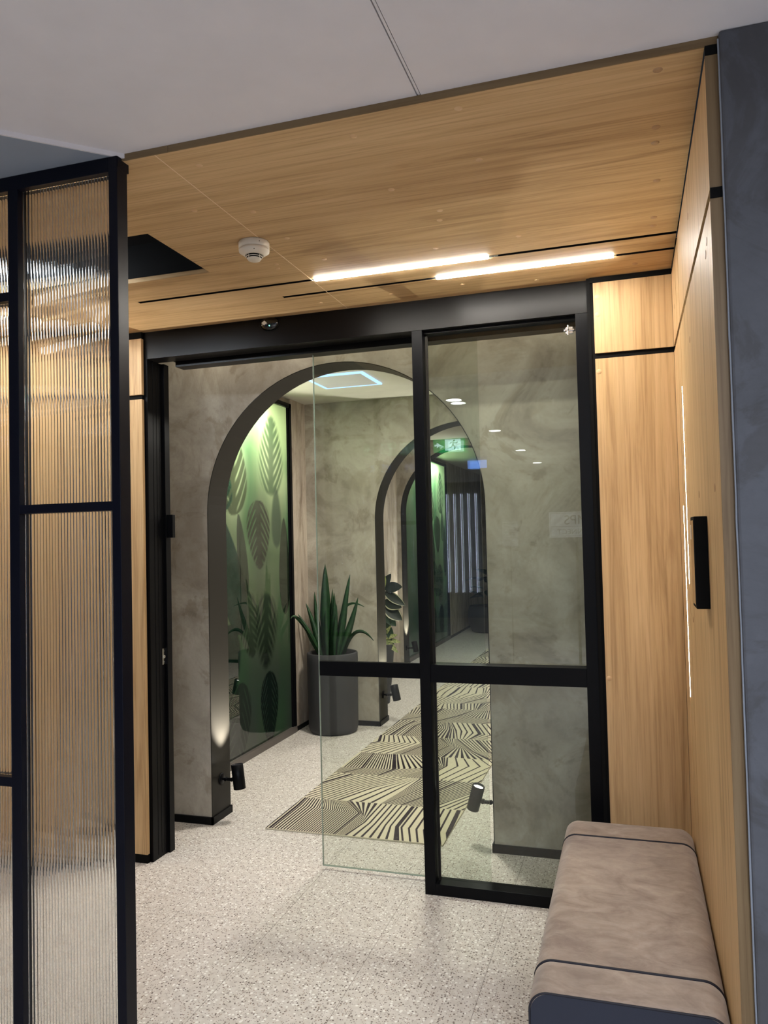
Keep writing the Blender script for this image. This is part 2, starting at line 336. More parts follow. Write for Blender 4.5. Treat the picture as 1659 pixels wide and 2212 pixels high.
# front edge strip: oak tint darkened to paint in its shade
mb = MB(); mb.box((XBACK, YN-0.004, ZC-0.001), (-1.2, YN, ZF)); mb.box((-1.199, YN-0.004, ZC-0.001), (XR+.028, YN, ZF)); M['lip'] = wood('oak_lipping', 'X', 0.30); mb.build('edge_lipping', 'lip', wc)

# ------------------------------------------------------------------ right timber wall of the portal
GZ0, GZ1 = 2.347, 2.371; TOPZ = 2.674
mb = MB()
YS = [YN, 2.85, 2.853, 3.0205, 3.0275, 3.1885, 3.1955, YW]
for (a, b) in ((YN, 2.8495), (2.8510, 3.0205), (3.0275, 3.1885), (3.1955, YW-0.002)):
    mb.box((XR, a, GZ1), (XR+0.024, b, TOPZ)); mb.box((XR, a, 0.5), (XR+0.024, b, GZ0))
mb.box((XR, YN, 0.0), (XR+0.024, YW-0.002, 0.5))
wr = st(mb.build('wall_right', 'wood_z'), 'light oak veneered side wall of the entry portal')
M['lipz'] = wood('oak_lipping_upright', 'Z', 0.32)  # upright edge strip, shade put into the oak tint
mb = MB(); mb.box((XR-0.0005, YN-0.004, GZ1), (XR+0.0275, YN, TOPZ)); mb.box((XR-.0005, YN-0.004, 0), (XR+0.0275, YN, GZ0)); mb.build('edge_lipping', 'lipz', wr)
mb = MB(); mb.box((XR+0.0245, YN, 0), (XR+0.034, YW+.01, ZF)); mb.box((XR-0.0, YN-0.006, TOPZ), (XR+0.029, YN+.004, ZC-.001)); mb.box((XR-0.0, YN-0.006, GZ0), (XR+0.029, YN+0.004, GZ1))
mb.box((XR+.012, YN, TOPZ), (XR+.024, YW, ZC)); mb.box((XR+.006, YN, GZ0), (XR+.024, YW, GZ1)); mb.build('shadow_gap', 'black_matt', wr)
mb = MB()
for y, z in [(1.99, 2.29), (2.025, 2.27), (2.47, 1.71), (2.018, 1.705), (2.6, 2.2), (2.5, 2.55), (2.9, 1.3), (3.3, 2.5)]:
    mb = MB(); mb.lathe((XR, y, z), [(0, -0.001), (0.010, -0.001), (0.011, 0)], 18, axis=(1, 0, 0)); mb.build('screw_cap', 'cap_dark', wr)

# ------------------------------------------------------------------ timber panels beside the door, facing the lobby
mb = MB(); mb.box((-0.122, YW, GZ1), (XR-0.001, YW+0.02, TOPZ)); mb.box((-0.122, YW, 0), (XR-0.001, YW+0.02, GZ0))
wb = st(mb.build('wall_back', 'wood_z'), 'light oak panels right of the black door frame')
for x, z in [(-0.106,2.537),(-0.105,2.613),(-0.108,2.292),(-0.108,0.995)]: MB().lathe((x, YW, z), [(0, -0.001), (0.010, -0.001), (0.011, 0)], 18, axis=(0, 1, 0)).build('screw_cap', 'cap', wb)
mb = MB(); mb.box((-0.15, YW+0.008, 0), (XR+.03, YW+0.026, ZC)); mb.build('shadow_gap', 'black_matt', wb)
mb = MB(); mb.box((XBACK, YW, GZ1), (-2.368, YW+0.02, 2.66)); mb.box((XBACK, YW, 0.045), (-2.368, YW+0.02, GZ0))
wl = st(mb.build('wall_front', 'wood_z'), 'light oak panel strip left of the black door frame')
mb = MB(); mb.box((XBACK, YW+.004, 0), (-2.37, YW+.03, 0.045)); mb.box((XBACK, YW+0.010, 0.045), (-2.3725, YW+0.03, ZC)); mb.build('shadow_gap', 'black_matt', wl)
wlf = S_box('wall_left', (XBACK-0.05, YN-0.03, 0), (XBACK, YW+.03, ZF), 'wood_z', 'light oak wall glimpsed through the fluted glass')

# ------------------------------------------------------------------ grey pillar and the unseen rest of the lobby
pil = S_box('wall_pillar', (0.2225, 1.858, 0), (2.4, 2.6, ZF-0.0), 'pillar', 'dark blue grey rendered pillar at right edge', bevel=0.006)
pts = [(0.2215, 1.857, z) for z in [0.01*i for i in range(0, 272, 6)]]
MB().tube([(0.2212+0.0012*noise.noise(Vector((0, 0, z*9))), 1.866, z) for _, _, z in pts], lambda t: 0.0022+0.0012*abs(noise.noise(Vector((3, 1, t*40)))), 8).build('sealant_bead', 'caulk', pil)
M['lobby_wall'] = plain('lobby_wall_paint', (0.34, 0.36, 0.42), 0.8)
S_box('wall_rear', (-6.0, -8.45, 0), (2.4, -8.4, ZF), 'lobby_wall', 'plain wall at the far side of the lobby')
S_box('wall_east', (2.4, -8.4, 0), (2.45, 2.6, ZF), 'lobby_wall', 'plain lobby wall behind the viewer on the right')
S_box('wall_west', (-6.05, -8.4, 0), (-6.0, 1.9, ZF), 'lobby_wall', 'plain lobby wall behind the viewer on the left')

# ------------------------------------------------------------------ fluted glass partition
fp = thing('fluted_glass_partition', (-1.75, 1.88, 0), 'black framed fluted glass partition standing left of the portal', 'glass partition')
PY0, PY1 = 1.856, 1.904
XE = -2.50
mb = MB(); mb.box((-1.380, PY0, 0), (-1.3515, PY1, ZF-0.013)); mb.box((XE, PY0, 2.660), (-1.380, PY1, ZF-0.013)); mb.box((XE, PY0, 0), (-1.380, PY1, 0.04)); mb.box((XE-.03, PY0, 0), (XE, PY1, ZF-.013))
mb.build('outer_frame', 'navy_black', fp, 0.0015)
mb = MB(); mb.box((-1.372, PY0+.004, 2.672), (-1.3505, PY1+.006, ZF-.013)); mb.build('top_plate', 'navy_black', fp)
box('upright_bar', (-1.732, PY0, 0.04), (-1.697, PY1, 2.660), 'navy_black', fp, 0.001)
box('upright_bar', (-2.115, PY0, 0.04), (-2.080, PY1, 2.660), 'navy_black', fp, 0.001)
box('cross_bar', (-1.697, PY0+.001, 1.699), (-1.380, PY1-.001, 1.7245), 'navy_black', fp)
box('cross_bar', (-2.080, PY0+.001, 2.331), (-1.732, PY1-.001, 2.357), 'navy_black', fp)
box('cross_bar', (-2.080, PY0+.001, 0.910), (-1.732, PY1-.001, 0.937), 'navy_black', fp)
box('cross_bar', (XE, PY0+.001, 1.699), (-2.115, PY1-.001, 1.7245), 'navy_black', fp)
def fluted(x0, x1, z0, z1):
    pitch = 0.0104; n = max(1, round((x1-x0)/pitch)); seg = 10; yb = 1.882; yf = 1.8775
    xs, ys = [], []
    for i in range(n):
        for k in range(seg):
            t = k/seg; xs.append(x0+(x1-x0)*(i+t)/n); ys.append(yb+0.0013*abs(sin(pi*t))**0.8)
    xs.append(x1); ys.append(yb); c = len(xs)
    vs = [(x, y, z0) for x, y in zip(xs, ys)]+[(x, y, z1) for x, y in zip(xs, ys)]+[(x, yf, z0) for x in xs]+[(x, yf, z1) for x in xs]
    mb = MB()
    fs = [(i, i+1, c+i+1, c+i) for i in range(c-1)]; fs2 = [(2*c+i, 3*c+i, 3*c+i+1, 2*c+i+1) for i in range(c-1)]
    fs3 = [(2*c+i, 2*c+i+1, i+1, i) for i in range(c-1)]+[(3*c+i, c+i, c+i+1, 3*c+i+1) for i in range(c-1)]+[(2*c, 0, c, 3*c), (3*c-1, 4*c-1, 2*c-1, c-1)]
    mb.add(vs, fs, 0, False); o = len(mb.f); mb.f += [list(f) for f in fs2+fs3]; mb.m += [0]*len(fs2+fs3); mb.smooth += [False]*len(fs2+fs3)
    return mb.build('fluted_pane', 'fluted', fp)
for a in ((-1.6968, -1.3802, 1.7247, 2.6598), (-1.6968, -1.3802, 0.0402, 1.6988), (-2.0798, -1.7322, 2.3572, 2.6598), (-2.0798, -1.7322, 0.9372, 2.3308), (-2.0798, -1.7322, 0.0402, 0.9098), (XE+.0002, -2.1152, 1.7247, 2.6598), (XE+.0002, -2.1152, .0402, 1.6988)): fluted(*a)

# ------------------------------------------------------------------ door frame, fixed screen and sliding leaf
H0 = 2.557
mb = MB(); mb.box((-2.372, YD, H0), (-0.149, YD+0.10, ZC)); hd = st(mb.build('trim_1', 'brown_black', None, 0.001), 'black metal header box above the doorway')
mb = MB(); mb.box((-2.25, YD+.105, H0-.028), (-0.155, YD+.185, ZC)); mb.build('track_cover', 'brown_black', hd)
mb = MB(); mb.box((-2.33, YD+.1, H0+.03), (-.15, YD+.30, ZC-.0)); mb.build('slot_backing', 'black_matt', hd)
mb = MB(); mb.box((-0.1485, YD-.022, 0), (-0.135, YD+.05, ZC)); mb.build('side_gap', 'black_matt', hd)
mb = MB(); mb.box((-0.135, YW-0.003, TOPZ), (XR-.001, YW+0.03, ZC-.0005)); mb.build('top_gap', 'black_matt', hd)
# left jamb
mb = MB(); mb.box((-2.372, YD, 0), (-2.351, YD+.128, H0)); mb.box((-2.372, YD+.128, 0), (-2.336, YD+.172, H0))
for k in (0.045, 0.075, 0.10): mb.box((-2.351, YD+k, 0.02), (-2.3495, YD+k+.004, H0))
jb = st(mb.build('trim_2', 'black', None, 0.0008), 'black steel left jamb of the doorway')
mb = MB(); mb.box((-2.3495, YD+.098, 0.975), (-2.3480, YD+.130, 1.058)); mb.cyl((-2.3485, YD+.114, 1.045), (-2.3470, YD+.114, 1.045), .003); mb.cyl((-2.3485, YD+.114, .988), (-2.3470, YD+.114, .988), .003)
mb.lathe((-2.348, YD+.114, 1.015), [(0.008, 0), (0.0095, 0.002), (0.006, 0.004), (0.0045, 0.001), (0, .0005)], 16, axis=(1,0,0)); mb.build('strike_plate', 'chrome', jb)['label'] = 'chrome strike plate'
mb = MB(); mb.box((-2.336, YD+.135, 1.635), (-2.300, YD+.16, 1.757)); mb.build('door_pull', 'black', jb, .002)
# fixed screen = window_1
FX0, FX1 = -0.937, -0.149
mb = MB(); mb.box((FX0, YD, 0), (-0.888, YD+.085, H0)); mb.box((-0.201, YD, 0), (FX1, YD+.085, H0)); mb.box((-0.888, YD, 0), (-0.201, YD+.085, 0.050)); mb.box((-0.888, YD+.03, H0-.012), (-0.201, YD+.085, H0+.02))
win = st(mb.build('window_1', 'black', None, 0.0012), 'black framed fixed glass screen right of the sliding door')
box('mid_rail', (-0.888, YD+.004, 0.948), (-0.201, YD+.080, 1.028), 'black', win, .001)
mb = MB(); mb.box((-0.888, 3.520, 0.050), (-0.201, 3.528, 0.948)); mb.box((-0.888, 3.520, 1.028), (-0.201, 3.528, H0-.012)); mb.build('glass_pane', 'glass', win)
mb = MB(); mb.box((-0.885, YD+.045, 0.05), (-0.874, YD+.056, 0.948)); mb.box((-0.885, YD+.045, 1.028), (-0.874, YD+.056, H0-.02)); mb.build('glazing_bead', 'liner', win)
mb = MB(); mb.box((-0.245, 3.506, 2.485), (-0.215, 3.520, 2.515)); mb.box((-.2385, 3.500, 2.478), (-.2315, 3.507, 2.522)); mb.box((-.252, 3.500, 2.4965), (-.208, 3.507, 2.5035)); mb.build('glass_clamp', 'chrome', win, .001)
# sliding leaf = door_1
LX0, LX1 = -1.486, -0.66
mb = MB(); mb.box((LX0, 3.600, 0.020), (LX1, 3.610, H0+.01))
leaf = st(mb.build('door_1', 'glass'), 'frameless sliding glass door leaf half open behind the mullion')
mb = MB(); mb.box((LX0-.0025, 3.599, 0.018), (LX0, 3.611, H0+.01)); mb.box((LX0-.002, 3.599, 0.0165), (LX1, 3.611, 0.0195)); mb.build('glass_edge', 'glass_edge', leaf)
mb = MB(); mb.box((LX0+.006, 3.592, 0.940), (LX1, 3.5995, 1.010)); mb.box((LX0+.006, 3.6105, 0.940), (LX1, 3.618, 1.010)); mb.build('cross_rail', 'black', leaf)
mb = MB(); mb.box((-0.90, 3.560, 0.0), (-0.872, 3.585, 0.022)); tg = mb.build('floor_guide', 'black', win)

# ------------------------------------------------------------------ LED bars in the slots
def led(name, a, b, mat, label):
    t = thing(name, ((a[0]+b[0])/2, (a[1]+b[1])/2, min(a[2], b[2])), label, 'strip light'); box('diffuser', a, b, mat, t); return t
t = led('linear_led_light', (-1.232, S1[0]+.001, ZC-.004), (-0.499, S1[1]-.001, ZC+.012), 'led', 'left hand glowing LED bar in the nearer ceiling slot')
box('end_clip', (-1.252, S1[0]+.003, ZC), (-1.2325, S1[1]-.003, ZC+.010), 'chrome', t); box('end_clip', (-.498, S1[0]+.003, ZC), (-.46, S1[1]-.003, ZC+.010), 'chrome', t)
t = led('linear_led_light', (-0.748, S2[0]+.001, ZC-.004), (-0.031, S2[1]-.001, ZC+.012), 'led', 'right hand glowing LED bar in the ceiling slot nearest the door')
box('end_clip', (-.031, S2[0]+.003, ZC), (-.020, S2[1]-.003, ZC+.010), 'chrome', t)
led('wall_led_light', (XR-.001, 3.021, 1.415), (XR+.012, 3.027, 2.129), 'ledw', 'upright LED line in the right oak wall, the higher one')
led('wall_led_light', (XR-.001, 3.189, 0.978), (XR+.012, 3.195, 1.701), 'ledw', 'upright LED line in the right oak wall, the lower one')
t = thing('tube_lamp', (-2.7, 2.57, ZC+.05), 'bright tube lamp inside the black ceiling opening behind the fluted glass', 'lamp')
MB().cyl((-3.25, 2.60, ZC+.022), (-2.16, 2.60, ZC+.022), .018, n=16).build('tube', 'lamp', t)
mb = MB(); mb.box((-3.28, 2.575, ZC+.042), (-2.13, 2.625, ZF+.139)); mb.build('housing', 'black_matt', t)

t = led('linear_led_light', (-3.45, 3.06, ZC-.03), (-2.62, 3.10, ZC-.006), 'led_b', 'LED bar on the oak ceiling behind the fluted glass')  # extra bar added to brighten the oak behind the fluted panes
box('housing', (-3.46, 3.055, ZC-.006), (-2.61, 3.105, ZC), 'black_matt', t)
# ------------------------------------------------------------------ arched walls of the corridor
def arch_wall(name, x0, x1, y0, y1, xa, xb, zap, label):
    r = (xb-xa)/2; cx = (xa+xb)/2; zs = zap-r; n = 48; top = ZCOR
    pts = [(xa, 0.0)]+[(cx-r*cos(pi*i/n), zs+r*sin(pi*i/n)) for i in range(n+1)]+[(xb, 0.0)]
    mb = MB()
    for y, flip in ((y0, False), (y1, True)):
        vs = []; fs = []
        def q(a, b, c, d):
            o = len(vs); vs.extend([(p[0], y, p[1]) for p in (a, b, c, d)]); fs.append((o, o+1, o+2, o+3) if not flip else (o+3, o+2, o+1, o))
        q((x0, 0), (xa, 0), (xa, zs), (x0, zs)); q((xb, 0), (x1, 0), (x1, zs), (xb, zs)); q((x0, zs), (xa, zs), (xa, top), (x0, top)); q((xb, zs), (x1, zs), (x1, top), (xb, top))
        for i in range(1, n+1):
            a, b = pts[i], pts[i+1]; q(a, b, (b[0], top), (a[0], top))
        mb.add(vs, fs)
    mb.add([(x0,y0,0),(x0,y1,0),(x0,y1,top),(x0,y0,top)], [(0,1,2,3)]); mb.add([(x1,y0,0),(x1,y1,0),(x1,y1,top),(x1,y0,top)], [(3,2,1,0)])
    w_ = st(mb.build(name, 'plaster', fix=False), label)
    ml = MB(); t = 0.004; inner = []
    for (x, z) in pts:
        if z <= zs: inner.append((x+(t if x < cx else -t), z))
        else:
            dd = Vector((x-cx, z-zs)).normalized(); inner.append((x-dd.x*t, z-dd.y*t))
    k = len(pts); ya, yb = y0-0.0012, y1+0.0012
    vs = [(p[0], ya, p[1]) for p in inner]+[(p[0], yb, p[1]) for p in inner]+[(p[0], ya, p[1]) for p in pts]+[(p[0], yb, p[1]) for p in pts]
    fs = [(i, i+1, k+i+1, k+i) for i in range(k-1)]+[(2*k+i, 2*k+i+1, i+1, i) for i in range(k-1)]+[(k+i, k+i+1, 3*k+i+1, 3*k+i) for i in range(k-1)]
    ml.add(vs, fs, 0, False)
    lo = ml.build('arch_liner', 'liner', w_)
    for p in lo.data.polygons: p.use_smooth = False
    b = MB(); h = 0.042
    b.box((x0, y0-.009, 0), (xa+.012, y0, h)); b.box((xa, y0-.009, 0), (xa+.012, y1+.009, h)); b.box((x0, y1, 0), (xa+.012, y1+.009, h))
    b.box((xb-.012, y0-.009, 0), (x1, y0, h)); b.box((xb-.012, y0-.009, 0), (xb, y1+.009, h)); b.box((xb-.012, y1, 0), (x1, y1+.009, h)); b.build('skirting', 'black', w_)
    return w_
arch_wall('wall_arch', -3.2, 1.2, YB, YB2, -2.330, -0.712, 2.581, 'mottled grey plaster wall with the first and largest arch')
arch_wall('wall_arch_middle', XL-.4, 0.0, YC, YC2, -2.111, -0.493, 2.581, 'mottled grey plaster wall with the second arch')
arch_wall('wall_arch_far', XL2-.4, 0.0, YE, YE2, -2.752, -1.13, 2.73, 'mottled grey plaster wall with the farthest arch')
S_box('wall_vestibule_left', (-3.25, YD+.03, 0), (-3.2, YB, ZCOR), 'plaster', 'hidden end wall left of the doorway')
S_box('wall_vestibule_right', (1.2, YD-.0, 0), (1.25, YB, ZCOR), 'plaster', 'hidden end wall right of the doorway')
S_box('wall_door_right', (-0.12, YW+.03, 0), (1.2, YW+.05, ZCOR), 'plaster', 'back of the oak panels beside the door')
S_box('wall_door_left', (-3.2, YW+.035, 0), (-2.38, YW+.05, ZCOR), 'plaster', 'back of the oak panels on the left')
S_box('wall_over_door', (-2.4, YD+.11, ZF), (-0.1, YD+.16, ZCOR), 'plaster', 'bulkhead above the door header')
S_box('ceiling_corridor', (-3.3, YD+.1, ZCOR), (1.25, 15.4, ZCOR+.05), 'corr_white', 'cream painted corridor ceiling')
S_box('wall_corridor_right', (0.0, YB2, 0), (0.05, 15.4, ZCOR), 'plaster', 'hidden right wall of the corridor')
S_box('wall_end', (XL2-.4, 15.3, 0), (0.05, 15.35, ZCOR), 'plaster', 'dark end wall of the corridor')
# left wall pieces
def left_piece(name, y0, y1, x, label):
    o = S_box(name, (x-.4, y0, 0), (x, y1, ZCOR), 'plaster_side', label); box('skirting', (x, y0, 0), (x+.009, y1, .036), 'black', o); return o
left_piece('wall_left_near', 6.122, YC-.0, XL, 'streaked plaster strip beside the leaf mural and planter')
left_piece('wall_left_middle', YC2+.0, YE-.0, XL2, 'plaster side wall between second and third arch')
left_piece('wall_left_far', 12.24, 15.3, XL2, 'dim plaster side wall at the corridor end')
S_box('wall_mural_top', (XL-.4, YB2, 2.775), (XL-.03, 6.122, ZCOR), 'plaster_side', 'plaster strip over the leaf mural')
S_box('wall_mural_top_far', (XL2-.4, YE2, 2.775), (XL2-.03, 12.24, ZCOR), 'plaster_side', 'plaster strip over the far leaf mural')

# ------------------------------------------------------------------ leaf murals (printed backlit glass)
def sm(a, b, x):
    t = min(1, max(0, (x-a)/(b-a))); return t*t*(3-2*t)
def mix3(a, b, t): return tuple(a[i]*(1-t)+b[i]*t for i in range(3))
def ell_leaf(y, z, cy, cz, hl, hw, ang, blur, slots=0, slot_w=0.3):
    """signed coverage of a leaf: 1 inside, 0 outside"""
    dy, dz = y-cy, z-cz; c, s = cos(ang), sin(ang); u = (dy*s+dz*c)/hl; v = (dy*c-dz*s)/hw
    if abs(u) > 1.25 or abs(v) > 1.4: return 0
    uu = max(-1, min(1, u)); wdt = max(0.0, (1-uu*uu))**0.55*(1-0.30*uu)
    e = sm(-blur, blur, (wdt-abs(v)))*sm(-blur*.6, blur*.6, 1-abs(u))
    if slots:
        k = (u-(abs(v)**1.4)*0.75)*slots*.62+(.5 if v > 0 else 0); fr = abs(k-round(k))*2
        g = sm(1-slot_w-blur*1.2, 1-slot_w*0.2+blur*.6, fr)*sm(.10, .35, abs(v))
        e *= 1-0.85*g
    return e
LEAVES = [ # cy, cz, half length, half width, angle, blur, slots, slot width, colour, strength
 (5.42, 2.15, .60, .13, 0.22, .55, 0, 0, (0.08, 0.16, 0.07), .55),
 (5.76, 2.30, .33, .21, 0.04, .20, 6, .42, (0.050, 0.105, 0.050), .85),
 (5.10, 2.14, .34, .22, -0.08, .07, 5, .35, (0.060, 0.085, 0.040), .92),
 (4.97, 2.00, .17, .13, 0.0, .10, 2, .5, (0.015, 0.075, 0.045), .92),
 (5.07, 1.36, .46, .16, -0.34, .03, 0, 0, (0.008, 0.060, 0.042), .97),
 (5.24, 1.50, .32, .075, -0.16, .05, 0, 0, (0.040, 0.050, 0.038), .85),
 (5.52, 1.66, .27, .19, 3.10, .09, 6, .45, (0.040, 0.050, 0.034), .92),
 (5.84, 1.80, .25, .09, 0.0, .28, 0, 0, (0.045, 0.085, 0.055), .8),
 (5.98, 1.40, .40, .10, 0.0, .07, 0, 0, (0.030, 0.045, 0.030), .9),
 (5.33, 0.98, .26, .16, 2.9, .12, 6, .45, (0.050, 0.070, 0.050), .75),
 (5.62, 0.90, .30, .18, 3.2, .26, 5, .4, (0.035, 0.055, 0.040), .85),
 (5.66, 0.30, .28, .15, 3.14, .05, 7, .22, (0.008, 0.032, 0.024), .93),
 (5.14, 0.26, .32, .18, 3.35, .05, 6, .30, (0.055, 0.080, 0.066), .85),
 (5.02, 0.76, .26, .17, 3.0, .16, 0, 0, (0.010, 0.045, 0.035), .9),
 (4.60, 1.90, .35, .22, 0.1, .05, 6, .4, (0.03, 0.08, 0.04), .9), (4.60, 1.0, .4, .18, 0.1, .05, 0, 0, (0.02, 0.07, 0.04), .9)]
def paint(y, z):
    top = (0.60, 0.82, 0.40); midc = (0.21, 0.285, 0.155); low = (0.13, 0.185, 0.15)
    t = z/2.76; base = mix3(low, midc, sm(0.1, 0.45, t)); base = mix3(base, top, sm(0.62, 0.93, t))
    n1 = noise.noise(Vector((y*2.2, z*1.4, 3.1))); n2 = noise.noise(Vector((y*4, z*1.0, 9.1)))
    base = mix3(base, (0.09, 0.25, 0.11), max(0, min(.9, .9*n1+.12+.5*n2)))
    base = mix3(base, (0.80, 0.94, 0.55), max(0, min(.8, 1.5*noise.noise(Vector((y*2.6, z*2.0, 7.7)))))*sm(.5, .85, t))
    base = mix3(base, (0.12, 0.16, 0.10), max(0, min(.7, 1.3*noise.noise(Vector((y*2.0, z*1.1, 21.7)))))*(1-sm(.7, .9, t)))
    for (cy, cz, hl, hw, an, bl, sl, sw, c, k) in LEAVES:
        e = ell_leaf(y, z, cy, cz, hl, hw, an, bl, sl, sw)
        if e > 0: base = mix3(base, c, e*k)
    return base
def mural_panel(y0, y1, x, z0, z1, yoff, label):
    t = thing('leaf_mural_panel', (x, (y0+y1)/2, 0), label, 'glass mural')
    fw = .036
    mb = MB(); mb.box((x-.03, y0, z1-fw), (x+.012, y1, z1)); mb.box((x-.03, y1-fw, z0), (x+.012, y1, z1)); mb.box((x-.03, y0, z0), (x+.012, y0+fw, z1)); mb.box((x-.03, y1-fw-.016, z0), (x+.002, y1-fw-.006, z1-fw)); mb.build('frame', 'black', t)
    mb = MB(); mb.box((x-.03, y0, 0), (x+.016, y1, z0+.02)); mb.build('floor_track', 'track', t)
    ny = int((y1-y0)/.0075); nz = int((z1-z0)/.0105)
    vs = []; cs = []
    for j in range(nz+1):
        z = z0+(z1-z0)*j/nz
        for i in range(ny+1):
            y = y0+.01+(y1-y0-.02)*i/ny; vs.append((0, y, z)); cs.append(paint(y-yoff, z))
    fs = [(j*(ny+1)+i, j*(ny+1)+i+1, (j+1)*(ny+1)+i+1, (j+1)*(ny+1)+i) for j in range(nz) for i in range(ny)]
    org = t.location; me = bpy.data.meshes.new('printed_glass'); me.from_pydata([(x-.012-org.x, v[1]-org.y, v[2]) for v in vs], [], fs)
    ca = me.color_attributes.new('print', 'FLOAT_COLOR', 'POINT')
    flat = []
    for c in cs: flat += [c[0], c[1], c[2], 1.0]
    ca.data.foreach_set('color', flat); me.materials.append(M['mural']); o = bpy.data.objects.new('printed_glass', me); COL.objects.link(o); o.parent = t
    # light box behind the print
    mb = MB(); mb.box((x-.36, y0, 0), (x-.35, y1, z1)); mb.box((x-.35, y0, 0), (x-.03, y0+.01, z1)); mb.box((x-.35, y1-.01, 0), (x-.03, y1, z1)); mb.box((x-.35, y0, z1-.01), (x-.03, y1, z1)); mb.build('light_box', 'white', t)
    return t
mural_panel(YB2+.002, 6.12, XL, .03, 2.772, 0, 'green tropical leaf print on backlit glass behind the large arch')
mural_panel(YE2+.06, 12.24, XL2, .03, 2.772, 6.1, 'green leaf print on glass seen far away through the last arch')
def area(name, loc, rot, sx, sy, power, col, spread=pi):
    l = bpy.data.lights.new(name, 'AREA'); l.shape = 'RECTANGLE'; l.size = sx; l.size_y = sy; l.energy = power; l.color = col; l.spread = spread
    o = bpy.data.objects.new(name, l); COL.objects.link(o); o.location = loc; o.rotation_euler = rot; return o
area('mural_lamp', (XL-.16, 5.35, 2.74), (0, 0, 0), .10, .5, MURAL_W, (1.0, 1.0, .85))
area('mural_lamp_far', (XL2-.16, 11.3, 2.74), (0, 0, 0), .10, .8, MURAL_W*1.5, (.85, 1.0, 1.0))

# ------------------------------------------------------------------ corridor ceiling light and added fill lights
def square_light(x, y, label):
    t = thing('square_ceiling_light', (x, y, ZCOR), label, 'ceiling light'); h = .235; e = .024; z = ZCOR
    mb = MB(); mb.box((x-h, y-h, z-.012), (x+h, y-h+e, z)); mb.box((x-h, y+h-e, z-.012), (x+h, y+h, z)); mb.box((x-h, y-h+e, z-.012), (x-h+e, y+h-e, z)); mb.box((x+h-e, y-h+e, z-.012), (x+h, y+h-e, z)); mb.build('glowing_edge', 'coolled', t)
    box('centre_panel', (x-h+e, y-h+e, z-.01), (x+h-e, y+h-e, z), 'panel_face', t); return t
square_light(-2.05, 5.56, 'grey square ceiling light with glowing blue edge inside the first arch')
for i, (x, y, z) in enumerate([(-1.3, 3.80, ZCOR-.02), (-1.3, 5.0, ZCOR-.02), (-1.2, 8.1, ZCOR-.02), (-1.4, 10.2, ZCOR-.02)]):
    area('corridor_downlight', (x, y, z), (0, 0, 0), 2.4 if i == 0 else .35, .12 if i == 0 else .35, [VEST_FILL, CORR_FILL, CORR_FILL*.8, CORR_FILL*.22][i], [(1, .90, .74), (1, .95, .85), (1, .96, .90), (.85, .95, 1)][i])  # unseen area lights added to brighten vestibule and corridor, no fixtures

# ------------------------------------------------------------------ lobby downlights (behind the viewer, seen as reflections) and an added fill light
for y, nm in ((0.87, 'nearest the door'), (-1.11, 'second from the door'), (-3.13, 'third from the door'), (-5.0, 'farthest from the door')):
    t = thing('downlight', (-1.33, y, ZF), 'round lobby ceiling downlight, the one %s' % nm, 'ceiling light', 'lobby downlights')
    MB().cyl((-1.33, y, ZF-.004), (-1.33, y, ZF-.001), .062, n=32).build('lens', 'down', t); MB().lathe((-1.33, y, ZF), [(.062, -.005), (.070, -.005), (.074, 0)], 32).build('trim_ring', 'white', t)
area('lobby_light', (0.6, -2.2, ZF-.02), (0, 0, 0), 1.2, 3.0, LOBBY_FILL, (.80, .88, 1.0))  # unseen area light added as general lobby fill

t = thing('exit_sign', (-1.91, -1.5, 2.75), 'green running man exit sign hanging in the lobby', 'exit sign')
box('sign_body', (-2.09, -1.52, 2.755-.195), (-1.73, -1.5, 2.755-.045), 'exit_green', t)
cx, cz, yy = -1.86, 2.635, -1.498
mb = MB(); mb.box((-1.955, yy, 2.575), (-1.775, yy+.001, 2.70)); mb.add([(-2.0, yy, 2.64), (-2.05, yy, 2.64+.03), (-2.05, yy, 2.64-.03)], [(0, 1, 2)]); mb.box((-2.05, yy, 2.63), (-2.075, yy+.001, 2.65)); mb.build('pictogram', 'exit_white', t)
mb = MB(); mb.cyl((cx+.01, yy+.002, cz+.05), (cx+.01, yy+.004, cz+.05), .010)
def limb(pts, wd=.011):
    for (a, b) in zip(pts, pts[1:]):
        d = Vector((b[0]-a[0], 0, b[1]-a[1])).normalized(); nn = Vector((-d.z, 0, d.x))*wd/2
        mb.add([Vector((a[0], yy+.003, a[1]))+nn, Vector((a[0], yy+.003, a[1]))-nn, Vector((b[0], yy+.003, b[1]))-nn, Vector((b[0], yy+.003, b[1]))+nn], [(0, 1, 2, 3)])
limb([(cx+.005, cz+.038), (cx-.005, cz)], .018); limb([(cx-.005, cz), (cx+.02, cz-.02), (cx+.01, cz-.052)]); limb([(cx-.005, cz), (cx-.03, cz-.03), (cx-.055, cz-.03)]); limb([(cx, cz+.034), (cx+.03, cz+.02), (cx+.045, cz+.03)], .008); limb([(cx, cz+.034), (cx-.03, cz+.03), (cx-.04, cz+.008)], .008)
mb.build('running_man', 'exit_green', t); MB().cyl((-1.91, -1.51, 2.71), (-1.91, -1.51, ZF), .006).build('hanger', 'black', t)
t = thing('wall_screen', (-2.07, -4.0, 2.58), 'small blue glowing screen hanging in the lobby', 'screen'); box('display', (-2.205, -4.02, 2.584), (-1.93, -4.0, 2.70), 'screen', t); box('bracket', (-2.08, -4.015, 2.70), (-2.05, -4.005, ZF), 'black', t)
for k in range(5):
    x = -3.53+k*.145
    t = thing('upright_led_tube', (x, -8.38, 0.5), 'slim upright LED tube on the lobby rear wall', 'strip light', 'upright LED tubes on the lobby rear wall')
    box('tube', (x-.0035, -8.387, .50), (x+.0035, -8.380, 2.48), 'pink', t); box('end_cap', (x-.013, -8.397, .488), (x+.013, -8.373, .50), 'black', t)
